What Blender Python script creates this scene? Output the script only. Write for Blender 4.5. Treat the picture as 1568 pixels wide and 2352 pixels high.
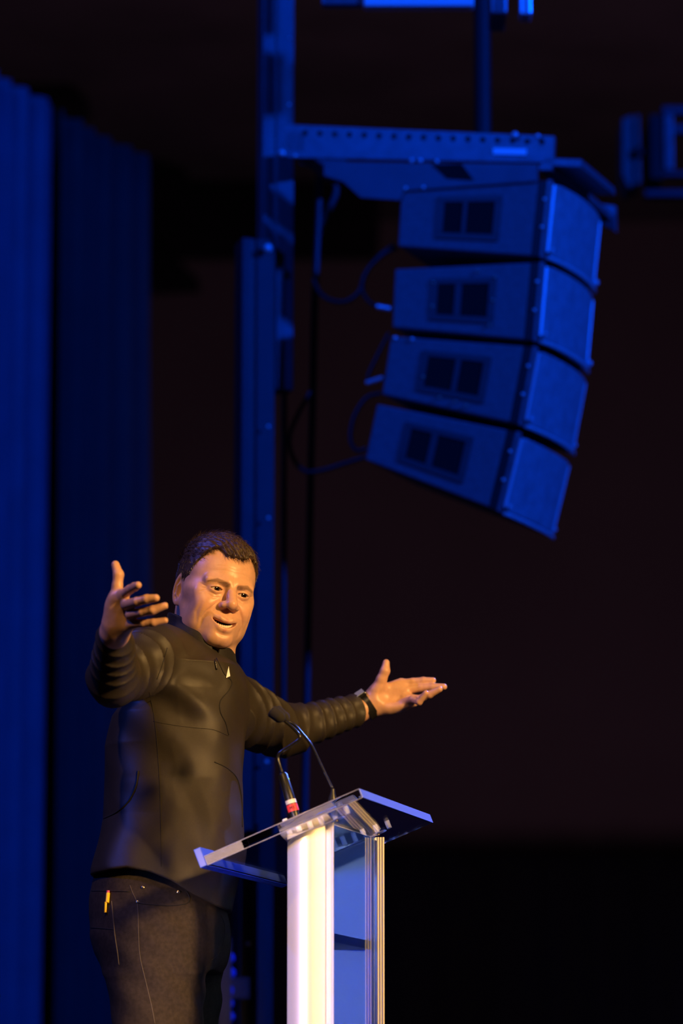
import bpy, bmesh, math, random
import numpy as np
from mathutils import Vector, Matrix

random.seed(4)
rng = np.random.default_rng(7)
sc = bpy.context.scene
COL = sc.collection
for _o in list(bpy.data.objects):
    bpy.data.objects.remove(_o)

# ------------------------------------------------------------------ camera
F = 8640.0                       # focal length in pixels of the 1568x2352 frame
PITCH = math.radians(9.5)
CAM = np.array([0.0, -8.0, 0.45])
FW = np.array([0, math.cos(PITCH), math.sin(PITCH)])
RT = np.array([1.0, 0, 0])
UP = np.array([0, -math.sin(PITCH), math.cos(PITCH)])
cd = bpy.data.cameras.new('camera')
cam = bpy.data.objects.new('camera', cd)
COL.objects.link(cam)
cam.location = CAM
cam.rotation_euler = (math.pi / 2 + PITCH, 0, 0)
cd.sensor_fit = 'VERTICAL'
cd.sensor_height = 36
cd.lens = F / 2352 * 36
cd.clip_end = 200
cd.dof.use_dof = True
cd.dof.focus_distance = 8.0
cd.dof.aperture_fstop = 2.5
sc.camera = cam

# ------------------------------------------------------------------ world, exposure
w = bpy.data.worlds.new('World')
sc.world = w
w.use_nodes = True
w.node_tree.nodes['Background'].inputs[0].default_value = (0.36, 0.26, 0.42, 1)
w.node_tree.nodes['Background'].inputs[1].default_value = 0.012
sc.view_settings.view_transform = 'Standard'
sc.view_settings.look = 'None'
sc.view_settings.gamma = 1
sc.view_settings.use_curve_mapping = False
sc.view_settings.exposure = 0.0


# ------------------------------------------------------------------ lights
def spot(name, loc, tgt, power, color, size, radius=0.15, blend=0.3):
    l = bpy.data.lights.new(name, 'SPOT')
    l.energy = power
    l.color = color
    l.spot_size = math.radians(size)
    l.spot_blend = blend
    l.shadow_soft_size = radius
    o = bpy.data.objects.new(name, l)
    COL.objects.link(o)
    o.location = loc
    o.rotation_euler = (Vector(tgt) - Vector(loc)).to_track_quat('-Z', 'Y').to_euler()
    return o


def around(az, el, d, c=(-.35, 0, 1.35)):
    a, e = math.radians(az), math.radians(el)
    return (c[0] + d * math.cos(e) * math.sin(a), c[1] - d * math.cos(e) * math.cos(a), c[2] + d * math.sin(e))


WARM = (1.0, 0.56, 0.18)
spot('key_spotlight', around(43, 17, 9.5), (-0.15, 0, 1.15), 5100, WARM, 14, 0.42, 0.2)
spot('front_spotlight', around(-14, 42, 6.4), (-0.22, 0, 1.30), 470, WARM, 14, 0.08)
spot('lectern_fill_warm', around(-27, 2, 6.5, (0, -.3, .7)), (0.02, -.35, 0.66), 1700, (1.0, .58, .27), 9, 0.06, 0.15)  # added lamp, unseen: brightens the near column panel alone
spot('blue_array_light', (7.0, -3.5, 5.7), (1.1, 3.0, 3.15), 4200, (0.0, 0.07, 1.0), 31, 0.2)
spot('blue_side_light', (-2.5, -1.5, 5.7), (0.6, 2.6, 3.4), 560, (0.0, 0.07, 1.0), 42, 0.2)
spot('blue_curtain_light', (-1.9, 1.8, 5.7), (-1.0, 5.6, 1.8), 150, (0.0, 0.10, 1.0), 56, 0.2)
spot('blue_back_light', (-4.2, -0.6, 4.8), (-0.45, 0.0, 1.4), 450, (0.05, 0.12, 1.0), 22, 0.1)
spot('lectern_fill_edge', (2.5, 3.5, 4.2), (0.13, -0.15, 1.12), 3400, (0.10, 0.22, 1.0), 7, 0.1)  # added unseen blue lamp for the glow along the plate's edges
spot('lectern_fill_blue', (-2.6, -3.4, 0.8), (0.10, -0.1, 0.80), 430, (0.10, 0.22, 1.0), 11, 0.1)  # added unseen blue lamp, aimed in to brighten the lectern's inside
spot('wall_fill', (2.0, 6.0, 1.0), (0.5, 14.0, 2.6), 105, (0.88, 0.50, 0.85), 150, 0.5)  # added unseen lamp that lifts the back wall


# ------------------------------------------------------------------ pixel <-> world
def ray(px, py):
    return FW + RT * ((px - 784) / F) - UP * ((py - 1176) / F)


def P(px, py, y=0.0):
    d = ray(px, py)
    return CAM + d * ((y - CAM[1]) / d[1])


def proj(p):
    q = np.asarray(p) - CAM
    z = q @ FW
    return 784 + F * (q @ RT) / z, 1176 - F * (q @ UP) / z


def on_plane(px, py, p0, n):
    d = ray(px, py)
    return CAM + d * (((p0 - CAM) @ n) / (d @ n))


def reach(p, v, px):
    """how far to go from p along v until the image x is px"""
    a, b = 0.0, 3.0
    for _ in range(50):
        m = (a + b) / 2
        if proj(p + v * m)[0] < px:
            a = m
        else:
            b = m
    return a


# ------------------------------------------------------------------ materials
def mat(name, col, rough=0.5, metal=0.0, spec=0.5, noise=0.0, nscale=20, bump=0.0, bscale=200,
        sheen=0.0, trans=0.0, ior=1.45, attr=None, sss=0.0, wave=None, aniso=0.0, coat=0.0, emit=None, emis=0.0):
    m = bpy.data.materials.new(name)
    m.use_nodes = True
    nt = m.node_tree
    b = nt.nodes['Principled BSDF']
    b.inputs['Base Color'].default_value = (*col, 1)
    b.inputs['Roughness'].default_value = rough
    b.inputs['Metallic'].default_value = metal
    b.inputs['IOR'].default_value = ior
    b.inputs['Specular IOR Level'].default_value = spec
    b.inputs['Transmission Weight'].default_value = trans
    b.inputs['Coat Weight'].default_value = coat
    if aniso:
        b.inputs['Anisotropic'].default_value = aniso
    if sheen:
        b.inputs['Sheen Weight'].default_value = sheen
        b.inputs['Sheen Roughness'].default_value = 0.4
    if sss:
        b.inputs['Subsurface Weight'].default_value = sss
        b.inputs['Subsurface Radius'].default_value = (1, .35, .2)
        b.inputs['Subsurface Scale'].default_value = 0.008
    if emit:
        b.inputs['Emission Color'].default_value = (*emit, 1)
        b.inputs['Emission Strength'].default_value = emis
    tc = nt.nodes.new('ShaderNodeTexCoord')
    src = None
    if attr:
        a = nt.nodes.new('ShaderNodeAttribute')
        a.attribute_name = attr
        src = a.outputs['Color']
        nt.links.new(src, b.inputs['Base Color'])
    if noise:
        n = nt.nodes.new('ShaderNodeTexNoise')
        n.inputs['Scale'].default_value = nscale
        n.inputs['Detail'].default_value = 6
        nt.links.new(tc.outputs['Object'], n.inputs['Vector'])
        mr = nt.nodes.new('ShaderNodeMapRange')
        mr.inputs[1].default_value = 0.3
        mr.inputs[2].default_value = 0.7
        mr.inputs[3].default_value = 1 - noise
        mr.inputs[4].default_value = 1 + noise
        nt.links.new(n.outputs['Fac'], mr.inputs[0])
        vm = nt.nodes.new('ShaderNodeVectorMath')
        vm.operation = 'SCALE'
        if src:
            nt.links.new(src, vm.inputs[0])
        else:
            vm.inputs[0].default_value = col
        nt.links.new(mr.outputs[0], vm.inputs['Scale'])
        nt.links.new(vm.outputs[0], b.inputs['Base Color'])
    if bump or wave:
        bp = nt.nodes.new('ShaderNodeBump')
        bp.inputs['Strength'].default_value = bump if bump else wave[1]
        bp.inputs['Distance'].default_value = 0.001
        if wave:
            t = nt.nodes.new('ShaderNodeTexWave')
            t.bands_direction = 'Z'
            t.inputs['Scale'].default_value = wave[0]
            t.inputs['Distortion'].default_value = 1.0
            nt.links.new(tc.outputs['Object'], t.inputs['Vector'])
        else:
            t = nt.nodes.new('ShaderNodeTexNoise')
            t.inputs['Scale'].default_value = bscale
            t.inputs['Detail'].default_value = 4
            nt.links.new(tc.outputs['Object'], t.inputs['Vector'])
        nt.links.new(t.outputs['Fac'], bp.inputs['Height'])
        nt.links.new(bp.outputs[0], b.inputs['Normal'])
    return m


M = {}
M['skin'] = mat('skin', (.62, .38, .26), .38, spec=.45, attr='tint', noise=.08, nscale=70, bump=.12, bscale=700, sss=.10)
M['hair'] = mat('hair', (.060, .036, .022), .42, spec=.6, noise=.4, nscale=150)
M['eye'] = mat('eye', (.75, .68, .62), .08, attr='tint', coat=.5)
M['teeth'] = mat('teeth', (.78, .70, .55), .25)
M['mouth'] = mat('mouth', (.10, .02, .015), .5)
M['knit'] = mat('knit', (.034, .028, .022), .42, spec=.5, sheen=.0, noise=.10, nscale=300, wave=(420, .30))
M['knit_plain'] = mat('knit_plain', (.015, .013, .013), .65, spec=.3, sheen=.1, noise=.15, nscale=200)
M['seam'] = mat('seam', (.010, .009, .010), .8)
M['denim'] = mat('denim', (.032, .025, .021), .85, spec=.2, noise=.25, nscale=120, bump=.5, bscale=900)
M['denim_thread'] = mat('denim_thread', (.10, .085, .07), .8)
M['leather'] = mat('leather', (.02, .015, .012), .4, noise=.2)
M['rivet'] = mat('rivet', (.55, .45, .35), .3, metal=1)
M['black_metal'] = mat('black_metal', (.02, .02, .022), .22, metal=.3, spec=.8)
M['black_plastic'] = mat('black_plastic', (.012, .012, .013), .35, spec=.5)
M['foam'] = mat('foam', (.02, .018, .018), .9, bump=.8, bscale=1500)
M['watch_reflection'] = mat('watch_reflection', (.6, .7, .8), .25, metal=.5)  # blue reflection on the dark glass put into its colour
M['red_cord'] = mat('red_cord', (.45, .01, .02), .6)
M['red_tape'] = mat('red_tape', (.85, .05, .06), .5)
M['paper'] = mat('paper', (.75, .75, .72), .6)
M['ink'] = mat('ink', (.05, .01, .01), .6)
M['yellow'] = mat('yellow', (.95, .62, .02), .35)
M['pink'] = mat('pink', (.80, .12, .30), .5)
M['led'] = mat('led', (.2, .6, .1), .4, emit=(.5, 1, .1), emis=1.0)
M['white_print'] = mat('white_print', (.85, .85, .9), .5)
M['aluminium'] = mat('aluminium', (.86, .84, .82), .42, metal=.45, noise=.02, nscale=5, bump=.05, bscale=800)
M['acrylic'] = mat('acrylic', (.96, .98, 1.0), .0, trans=1, ior=1.49)
M['acrylic_frost'] = mat('acrylic_frost', (.85, .90, 1.0), .25, trans=.35, ior=1.49)
M['acrylic_blue_lit'] = mat('acrylic_blue_lit', (.13, .32, 1.0), .0, trans=1, ior=1.49)  # clear panel; the blue light seen through it put into a tint
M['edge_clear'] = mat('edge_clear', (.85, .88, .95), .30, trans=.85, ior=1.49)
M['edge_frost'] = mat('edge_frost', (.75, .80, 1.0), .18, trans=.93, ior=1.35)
M['cabinet'] = mat('cabinet', (.13, .13, .145), .55, noise=.12, nscale=60, bump=.4, bscale=400)
M['grille'] = mat('grille', (.34, .34, .36), .5, metal=.2, noise=.2, nscale=30)
M['rig'] = mat('rig', (.17, .17, .19), .4, metal=.4, noise=.15, nscale=30)
M['bezel'] = mat('bezel', (.05, .05, .055), .5)
M['gap_shade'] = mat('gap_shade', (.004, .004, .005), .5)  # shade between cabinet and front, put into a near-black strip
M['mast_lit'] = mat('mast_lit', (.10, .105, .12), .45, metal=.3, noise=.12, nscale=12)  # lighter copy of mast: light missing on the inner column put into colour
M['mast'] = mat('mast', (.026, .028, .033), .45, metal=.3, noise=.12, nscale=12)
M['bolt'] = mat('bolt', (.8, .8, .82), .3, metal=.3)
M['lip'] = mat('lip', (.75, .75, .78), .4, metal=.3)
M['brass'] = mat('brass', (.7, .4, .3), .3, metal=.6)
M['hole_shade'] = mat('hole_shade', (.002, .002, .002), .9)  # near-black patches painted for the shade inside holes and recesses
M['cable'] = mat('cable', (.05, .05, .06), .5)
M['drape_blue_lit'] = mat('drape_blue_lit', (.05, .10, .15), .9, noise=.1, nscale=6, bump=.2, bscale=300)  # lit copy of the drape: stronger light put into its colour
M['drape_blue_shaded'] = mat('drape_blue_shaded', (.012, .026, .026), .9, noise=.1, nscale=6)  # shaded copy of the drape: weaker light put into its colour
M['drape_black'] = mat('drape_black', (.004, .004, .006), .95)
M['wall'] = mat('wall', (.16, .12, .11), .9, noise=.10, nscale=.8)
M['ceiling'] = mat('ceiling', (.10, .08, .075), .95, noise=.25, nscale=1.2)
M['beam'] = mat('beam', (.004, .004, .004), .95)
M['floor'] = mat('floor', (.02, .02, .022), .6, noise=.2, nscale=3)

# ------------------------------------------------------------------ mesh helpers
ORG = {}


def tag(o, label=None, cat=None, group=None, kind=None):
    if label:
        o['label'] = label
    if cat:
        o['category'] = cat
    if group:
        o['group'] = group
    if kind:
        o['kind'] = kind
    return o


def thing(name, loc, label, cat, group=None):
    o = bpy.data.objects.new(name, None)
    COL.objects.link(o)
    o.location = loc
    o.empty_display_size = 0.05
    ORG[o.name] = np.array(loc, float)
    return tag(o, label, cat, group)


def mk(name, V, Fc, m, parent=None, smooth=False, origin=None, bevel=0, tint=None, autosm=None):
    V = np.asarray(V, float)
    if parent is not None:
        og = ORG[parent.name]
    else:
        og = np.array(origin if origin is not None else
                      [(V[:, 0].min() + V[:, 0].max()) / 2, (V[:, 1].min() + V[:, 1].max()) / 2, V[:, 2].min()])
    me = bpy.data.meshes.new(name)
    me.from_pydata((V - og).tolist(), [], Fc if isinstance(Fc, list) else Fc.tolist())
    me.update()
    if len(V) < 6000:
        bm_ = bmesh.new()
        bm_.from_mesh(me)
        bmesh.ops.recalc_face_normals(bm_, faces=bm_.faces)
        bm_.to_mesh(me)
        bm_.free()
    if tint is not None:
        a = me.color_attributes.new('tint', 'FLOAT_COLOR', 'POINT')
        c = np.ones((len(V), 4), np.float32)
        c[:, :3] = tint
        a.data.foreach_set('color', c.ravel())
    o = bpy.data.objects.new(name, me)
    COL.objects.link(o)
    if isinstance(m, str):
        m = M[m]
    me.materials.append(m)
    ORG[o.name] = og
    if parent is not None:
        o.parent = parent
    else:
        o.location = og
    if smooth:
        me.polygons.foreach_set('use_smooth', [True] * len(me.polygons))
    if bevel:
        b = o.modifiers.new('bevel', 'BEVEL')
        b.width = bevel
        b.segments = 2
        b.limit_method = 'ANGLE'
    if autosm:
        me.polygons.foreach_set('use_smooth', [True] * len(me.polygons))
        try:
            me.set_sharp_from_angle(angle=math.radians(autosm))
        except Exception:
            pass
    return o


def unit(v):
    v = np.asarray(v, float)
    return v / max(np.linalg.norm(v), 1e-12)


class G:
    def __init__(s):
        s.V = []
        s.F = []

    def add(s, V, Fc):
        n = len(s.V)
        s.V += [list(map(float, v)) for v in V]
        s.F += [[i + n for i in f] for f in Fc]
        return s

    def box(s, c, ax, ay, az):
        """c centre; ax, ay, az half axis vectors"""
        c = np.array(c, float)
        ax, ay, az = map(lambda a: np.array(a, float), (ax, ay, az))
        V = [c + i * ax + j * ay + k * az for k in (-1, 1) for j in (-1, 1) for i in (-1, 1)]
        return s.add(V, [[0, 2, 3, 1], [4, 5, 7, 6], [0, 1, 5, 4], [2, 6, 7, 3], [0, 4, 6, 2], [1, 3, 7, 5]])

    def abox(s, x0, x1, y0, y1, z0, z1):
        return s.box([(x0 + x1) / 2, (y0 + y1) / 2, (z0 + z1) / 2], [(x1 - x0) / 2, 0, 0], [0, (y1 - y0) / 2, 0],
                     [0, 0, (z1 - z0) / 2])

    def ext(s, poly, vec):
        poly = [np.array(p, float) for p in poly]
        vec = np.array(vec, float)
        n = len(poly)
        V = poly + [p + vec for p in poly]
        Fc = [list(range(n))[::-1], list(range(n, 2 * n))]
        Fc += [[i, (i + 1) % n, n + (i + 1) % n, n + i] for i in range(n)]
        return s.add(V, Fc)

    def tube(s, pts, r, n=10, caps=True):
        pts = [np.array(p, float) for p in pts]
        rs = r if hasattr(r, '__len__') else [r] * len(pts)
        t0 = unit(pts[1] - pts[0])
        a = unit(np.cross(t0, [0.31, 0.2, 0.93]))
        V = []
        for i, p in enumerate(pts):
            t = unit(pts[min(i + 1, len(pts) - 1)] - pts[max(i - 1, 0)])
            a = unit(a - t * (a @ t))
            b = np.cross(t, a)
            for k in range(n):
                an = 2 * math.pi * k / n
                V.append(p + (a * math.cos(an) + b * math.sin(an)) * rs[i])
        Fc = []
        for i in range(len(pts) - 1):
            for k in range(n):
                Fc.append([i * n + k, i * n + (k + 1) % n, (i + 1) * n + (k + 1) % n, (i + 1) * n + k])
        if caps:
            Fc.append(list(range(n))[::-1])
            Fc.append(list(range((len(pts) - 1) * n, len(pts) * n)))
        return s.add(V, Fc)

    def ball(s, c, r, nu=14, nv=9, R=None):
        c = np.array(c, float)
        r = np.array(r if hasattr(r, '__len__') else [r] * 3, float)
        V = []
        for j in range(1, nv):
            th = math.pi * j / nv
            for i in range(nu):
                ph = 2 * math.pi * i / nu
                q = np.array([math.sin(th) * math.cos(ph), math.sin(th) * math.sin(ph), math.cos(th)]) * r
                V.append(c + (R @ q if R is not None else q))
        top = len(V)
        q = np.array([0, 0, r[2]])
        V.append(c + (R @ q if R is not None else q))
        V.append(c - (R @ q if R is not None else q))
        Fc = []
        for j in range(nv - 2):
            for i in range(nu):
                Fc.append([j * nu + i, (j + 1) * nu + i, (j + 1) * nu + (i + 1) % nu, j * nu + (i + 1) % nu])
        for i in range(nu):
            Fc.append([top, i, (i + 1) % nu])
            Fc.append([top + 1, (nv - 2) * nu + (i + 1) % nu, (nv - 2) * nu + i])
        return s.add(V, Fc)

    def mk(s, name, m, parent=None, **k):
        return mk(name, s.V, s.F, m, parent, **k)


def spline(pts, n=8):
    pts = [np.array(p, float) for p in pts]
    q = [2 * pts[0] - pts[1]] + pts + [2 * pts[-1] - pts[-2]]
    out = []
    for i in range(1, len(q) - 2):
        for k in range(n):
            t = k / n
            out.append(0.5 * ((2 * q[i]) + (-q[i - 1] + q[i + 1]) * t + (2 * q[i - 1] - 5 * q[i] + 4 * q[i + 1] - q[i + 2]) * t * t
                              + (-q[i - 1] + 3 * q[i] - 3 * q[i + 1] + q[i + 2]) * t ** 3))
    out.append(pts[-1])
    return out


# ------------------------------------------------------------------ signed distance modelling
def smin(a, b, k):
    h = np.clip(0.5 + 0.5 * (b - a) / k, 0, 1)
    return b + (a - b) * h - k * h * (1 - h)


def smax(a, b, k):
    return -smin(-a, -b, k)


def ell(x, y, z, c, r):
    px, py, pz = x - c[0], y - c[1], z - c[2]
    k0 = np.sqrt((px / r[0]) ** 2 + (py / r[1]) ** 2 + (pz / r[2]) ** 2)
    k1 = np.sqrt((px / r[0] ** 2) ** 2 + (py / r[1] ** 2) ** 2 + (pz / r[2] ** 2) ** 2) + 1e-9
    return np.where(k0 < 0.05, -min(r), k0 * (k0 - 1) / k1)


def rc(x, y, z, a, b, ra, rb):
    a = np.asarray(a, float)
    b = np.asarray(b, float)
    ba = b - a
    px, py, pz = x - a[0], y - a[1], z - a[2]
    h = np.clip((px * ba[0] + py * ba[1] + pz * ba[2]) / (ba @ ba), 0, 1)
    return np.sqrt((px - h * ba[0]) ** 2 + (py - h * ba[1]) ** 2 + (pz - h * ba[2]) ** 2) - (ra + (rb - ra) * h)


def chain(x, y, z, pts, rad, k):
    d = None
    for i in range(len(pts) - 1):
        e = rc(x, y, z, pts[i], pts[i + 1], rad[i], rad[i + 1])
        d = e if d is None else smin(d, e, k)
    return d


def groove(u, v, pts, wd, amp):
    """soft furrow along a polyline of the u, v plane"""
    d = None
    n = len(pts) - 1
    for i in range(n):
        a, b = np.array(pts[i]), np.array(pts[i + 1])
        ba = b - a
        h = np.clip(((u - a[0]) * ba[0] + (v - a[1]) * ba[1]) / (ba @ ba), 0, 1)
        t = (i + h) / n
        e = np.exp(-((u - a[0] - h * ba[0]) ** 2 + (v - a[1] - h * ba[1]) ** 2) / wd ** 2) * np.sin(np.pi * np.clip(t * .9 + .08, 0, 1)) ** .5
        d = e if d is None else np.maximum(d, e)
    return d * amp


def nz(x, y, z, s):
    x, y, z = x * s, y * s, z * s
    return (np.sin(x * 1.3 + 1.7 * np.sin(y * .9 + z * .4)) + np.sin(y * 1.7 + 1.3 * np.sin(z * 1.1 + x * .6) + 2.)
            + np.sin(z * 1.5 + 1.5 * np.sin(x * 1.2 + y * .5) + 4.)) / 3


def surface(f, lo, hi, h):
    """surface nets of f = 0 inside the box lo..hi with cell h; blocks far from the surface are skipped"""
    lo = np.array(lo, float)
    B = 8
    nb = np.ceil((np.array(hi) - lo) / (h * B)).astype(int)
    n = nb * B
    gi = [np.arange(k) for k in nb]
    cx, cy, cz = np.meshgrid(*[lo[i] + (gi[i] + .5) * B * h - h / 2 for i in range(3)], indexing='ij')
    c = f(cx.ravel(), cy.ravel(), cz.ravel()).reshape(nb)
    vals = np.repeat(np.repeat(np.repeat(c, B, 0), B, 1), B, 2).astype(np.float32)
    act = np.argwhere(np.abs(c) < B * h * 1.25)
    o = np.arange(B)
    ox, oy, oz = [a.ravel() for a in np.meshgrid(o, o, o, indexing='ij')]
    for s in range(0, len(act), 600):
        a = act[s:s + 600]
        ix = (a[:, 0:1] * B + ox).ravel()
        iy = (a[:, 1:2] * B + oy).ravel()
        iz = (a[:, 2:3] * B + oz).ravel()
        vals[ix, iy, iz] = f(lo[0] + ix * h, lo[1] + iy * h, lo[2] + iz * h)
    vals[0], vals[-1] = np.maximum(vals[0], 1e-4), np.maximum(vals[-1], 1e-4)
    vals[:, 0], vals[:, -1] = np.maximum(vals[:, 0], 1e-4), np.maximum(vals[:, -1], 1e-4)
    vals[:, :, 0], vals[:, :, -1] = np.maximum(vals[:, :, 0], 1e-4), np.maximum(vals[:, :, -1], 1e-4)
    ins = vals < 0
    cnt = np.zeros(tuple(n - 1), np.int8)
    for dx in (0, 1):
        for dy in (0, 1):
            for dz in (0, 1):
                cnt += ins[dx:n[0] - 1 + dx, dy:n[1] - 1 + dy, dz:n[2] - 1 + dz]
    cells = np.argwhere((cnt > 0) & (cnt < 8))
    acc = np.zeros((len(cells), 3))
    num = np.zeros(len(cells))
    for ax in range(3):
        for u in (0, 1):
            for v in (0, 1):
                off = [0, 0, 0]
                o2 = [i for i in range(3) if i != ax]
                off[o2[0]], off[o2[1]] = u, v
                p = cells + off
                q = p.copy()
                q[:, ax] += 1
                a = vals[p[:, 0], p[:, 1], p[:, 2]]
                b = vals[q[:, 0], q[:, 1], q[:, 2]]
                m = (a < 0) != (b < 0)
                t = np.where(m, a / np.where(m, a - b, 1), 0)
                pt = p.astype(float)
                pt[:, ax] += t
                acc[m] += pt[m]
                num[m] += 1
    V = lo + acc / num[:, None] * h
    idx = -np.ones(tuple(n - 1), np.int64)
    idx[cells[:, 0], cells[:, 1], cells[:, 2]] = np.arange(len(cells))
    Fs = []
    for ax in range(3):
        o2 = [i for i in range(3) if i != ax]
        sl = [slice(1, n[i] - 1) for i in range(3)]
        sl[ax] = slice(0, n[ax] - 1)
        a = ins[tuple(sl)]
        sl2 = list(sl)
        sl2[ax] = slice(1, n[ax])
        b = ins[tuple(sl2)]
        e = np.argwhere(a != b)
        fl = a[e[:, 0], e[:, 1], e[:, 2]]
        base = e.copy()
        base[:, o2[0]] += 1
        base[:, o2[1]] += 1
        q = []
        for (u, v) in ((0, 0), (1, 0), (1, 1), (0, 1)):
            c2 = base.copy()
            c2[:, o2[0]] -= u
            c2[:, o2[1]] -= v
            q.append(idx[c2[:, 0], c2[:, 1], c2[:, 2]])
        q = np.stack(q, 1)
        if ax == 1:
            fl = ~fl
        q[~fl] = q[~fl][:, ::-1]
        Fs.append(q)
    Fs = np.concatenate(Fs)
    Fs = Fs[(Fs >= 0).all(1)]
    return V, Fs


def hit(f, px, py, t0=6.0, t1=11.0):
    d = unit(ray(px, py))
    t = t0
    for _ in range(300):
        p = CAM + d * t
        v = float(f(np.array([p[0]]), np.array([p[1]]), np.array([p[2]]))[0])
        if v < 0.0004:
            return p
        t += max(v * .6, 0.0004)
        if t > t1:
            break
    return None


def hits(f, pts, step=8, off=0.0):
    """surface points under a pixel polyline, as a 3D path"""
    out = []
    sp = spline([(a, b, 0) for a, b in pts], 6)
    for q in sp:
        p = hit(f, q[0], q[1])
        if p is not None:
            out.append(p - unit(ray(q[0], q[1])) * off)
    return out


# ================================================================== SETTING
def struct(name, g, m, **k):
    o = g.mk(name, m, **k)
    o['kind'] = 'structure'
    return o


struct('floor', G().abox(-9, 9, -1.6, 14.2, -0.3, 0), 'floor')
struct('wall_back', G().abox(-9, 9, 14.0, 14.3, -0.3, 8.0), 'wall')
struct('ceiling', G().abox(-9, 9, -1.6, 14.3, 5.9, 6.1), 'ceiling')
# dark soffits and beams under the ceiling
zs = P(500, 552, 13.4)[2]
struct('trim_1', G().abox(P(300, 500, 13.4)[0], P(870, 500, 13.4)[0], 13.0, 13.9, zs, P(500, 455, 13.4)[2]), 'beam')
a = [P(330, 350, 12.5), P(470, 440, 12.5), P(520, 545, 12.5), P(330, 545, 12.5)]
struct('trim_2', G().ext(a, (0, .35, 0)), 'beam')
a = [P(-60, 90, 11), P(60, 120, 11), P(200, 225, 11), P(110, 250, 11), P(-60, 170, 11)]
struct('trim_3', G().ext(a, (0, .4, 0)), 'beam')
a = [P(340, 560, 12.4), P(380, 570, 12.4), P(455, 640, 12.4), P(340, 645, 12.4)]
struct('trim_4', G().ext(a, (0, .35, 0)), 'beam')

# low black masking drape along the back
zt = P(1200, 1962, 12.6)[2]


def drape(name, p0, p1, z0, z1, m, label, folds, amp, cat='curtain', flare=0.0, dens=6, slope=0.0):
    p0 = np.array(p0, float)
    p1 = np.array(p1, float)
    L = np.linalg.norm(p1 - p0)
    t = (p1 - p0) / L
    nrm = np.array([t[1], -t[0]])
    n = folds * dens
    V, Fc = [], []
    nzr = 14
    r = np.random.default_rng(len(name) + folds)
    ph = np.cumsum(r.uniform(.55, 1.45, n + 1))
    ph = ph / ph[-1] * folds * 2 * math.pi
    for side in (0, 1):
        for j in range(nzr + 1):
            v = j / nzr
            for i in range(n + 1):
                u = i / n
                a = amp * (1 + .35 * math.sin(u * 9 + 1)) * (0.75 + 0.25 * (1 - v))
                d = a * math.sin(ph[i] + .15 * math.sin(v * 3 + u * 5)) + a * .25 * math.sin(ph[i] * 2.3 + v)
                q = p0 + t * (u * L * (1 + flare * (1 - v))) + nrm * (d + (0.004 if side else -0.004))
                V.append([q[0], q[1], z0 + (z1 + slope * u - z0) * v])
    S = (nzr + 1) * (n + 1)
    for j in range(nzr):
        for i in range(n):
            a = j * (n + 1) + i
            Fc.append([a, a + 1, a + n + 2, a + n + 1])
            Fc.append([S + a, S + a + n + 1, S + a + n + 2, S + a + 1])
    for j in range(nzr):
        for a, b in ((j * (n + 1), (j + 1) * (n + 1)), (j * (n + 1) + n, (j + 1) * (n + 1) + n)):
            Fc.append([a, b, S + b, S + a])
    for i in range(n):
        for a in (i, nzr * (n + 1) + i):
            Fc.append([a, a + 1, S + a + 1, S + a])
    o = mk(name, V, Fc, m, smooth=True)
    return tag(o, label, cat)


drape('masking_curtain', (-3.2, 12.6), (3.8, 12.6), 0.01, zt, 'drape_black',
      'low black masking curtain running along the foot of the back wall', 26, .05)

# tall blue drapes at the left
HC = 4.22


def at_height(px, py, z):
    d = ray(px, py)
    return (CAM + d * ((z - CAM[2]) / d[2]))[:2]


c0 = at_height(-70, 137, HC)
c1 = at_height(118, 243, HC)
c2 = at_height(100, 238, HC) + np.array([.02, .16])
c3 = at_height(338, 368, HC) + np.array([0, .1])
drape('stage_curtain', c0, c1, 0.01, HC, 'drape_blue_lit', 'blue pleated stage curtain, coloured as brightly lit, at the far left edge of the picture', 5, .035,
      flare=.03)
drape('stage_curtain', c2, c3, 0.01, HC + .02, 'drape_blue_shaded', 'blue stage curtain, coloured as in shade, hanging between the lit curtain and the mast', 6, .045,
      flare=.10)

# ================================================================== LIFTING MAST
my = 2.7
az = math.radians(14)
mu = np.array([math.cos(az), math.sin(az), 0])
mv = np.array([-math.sin(az), math.cos(az), 0])
mz = np.array([0, 0, 1.0])


def mpt(px, py, y=my):
    return P(px, py, y)


def hpole(name, pxl, pxr, z0, z1, y, depth, m, parent, pref=600, bev=.006, groove=True):
    a = P(pxl, pref, y)
    b = P(pxr, pref, y)
    wd = (b[0] - a[0]) / math.cos(az)
    u0 = np.array([a[0], y - 0.0, 0])
    pts = []
    prof = [(0, 0), (.28, 0), (.30, .006), (.42, .006), (.44, 0), (1, 0), (1, depth / wd), (0, depth / wd)] if groove else \
        [(0, 0), (1, 0), (1, depth / wd), (0, depth / wd)]
    for (s, t) in prof:
        dd = t * wd if t > .05 else t
        pts.append(u0 + mu * s * wd + mv * dd + mz * z0)
    g = G().ext(pts, [0, 0, z1 - z0])
    return g.mk(name, m, parent, bevel=bev)


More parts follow.
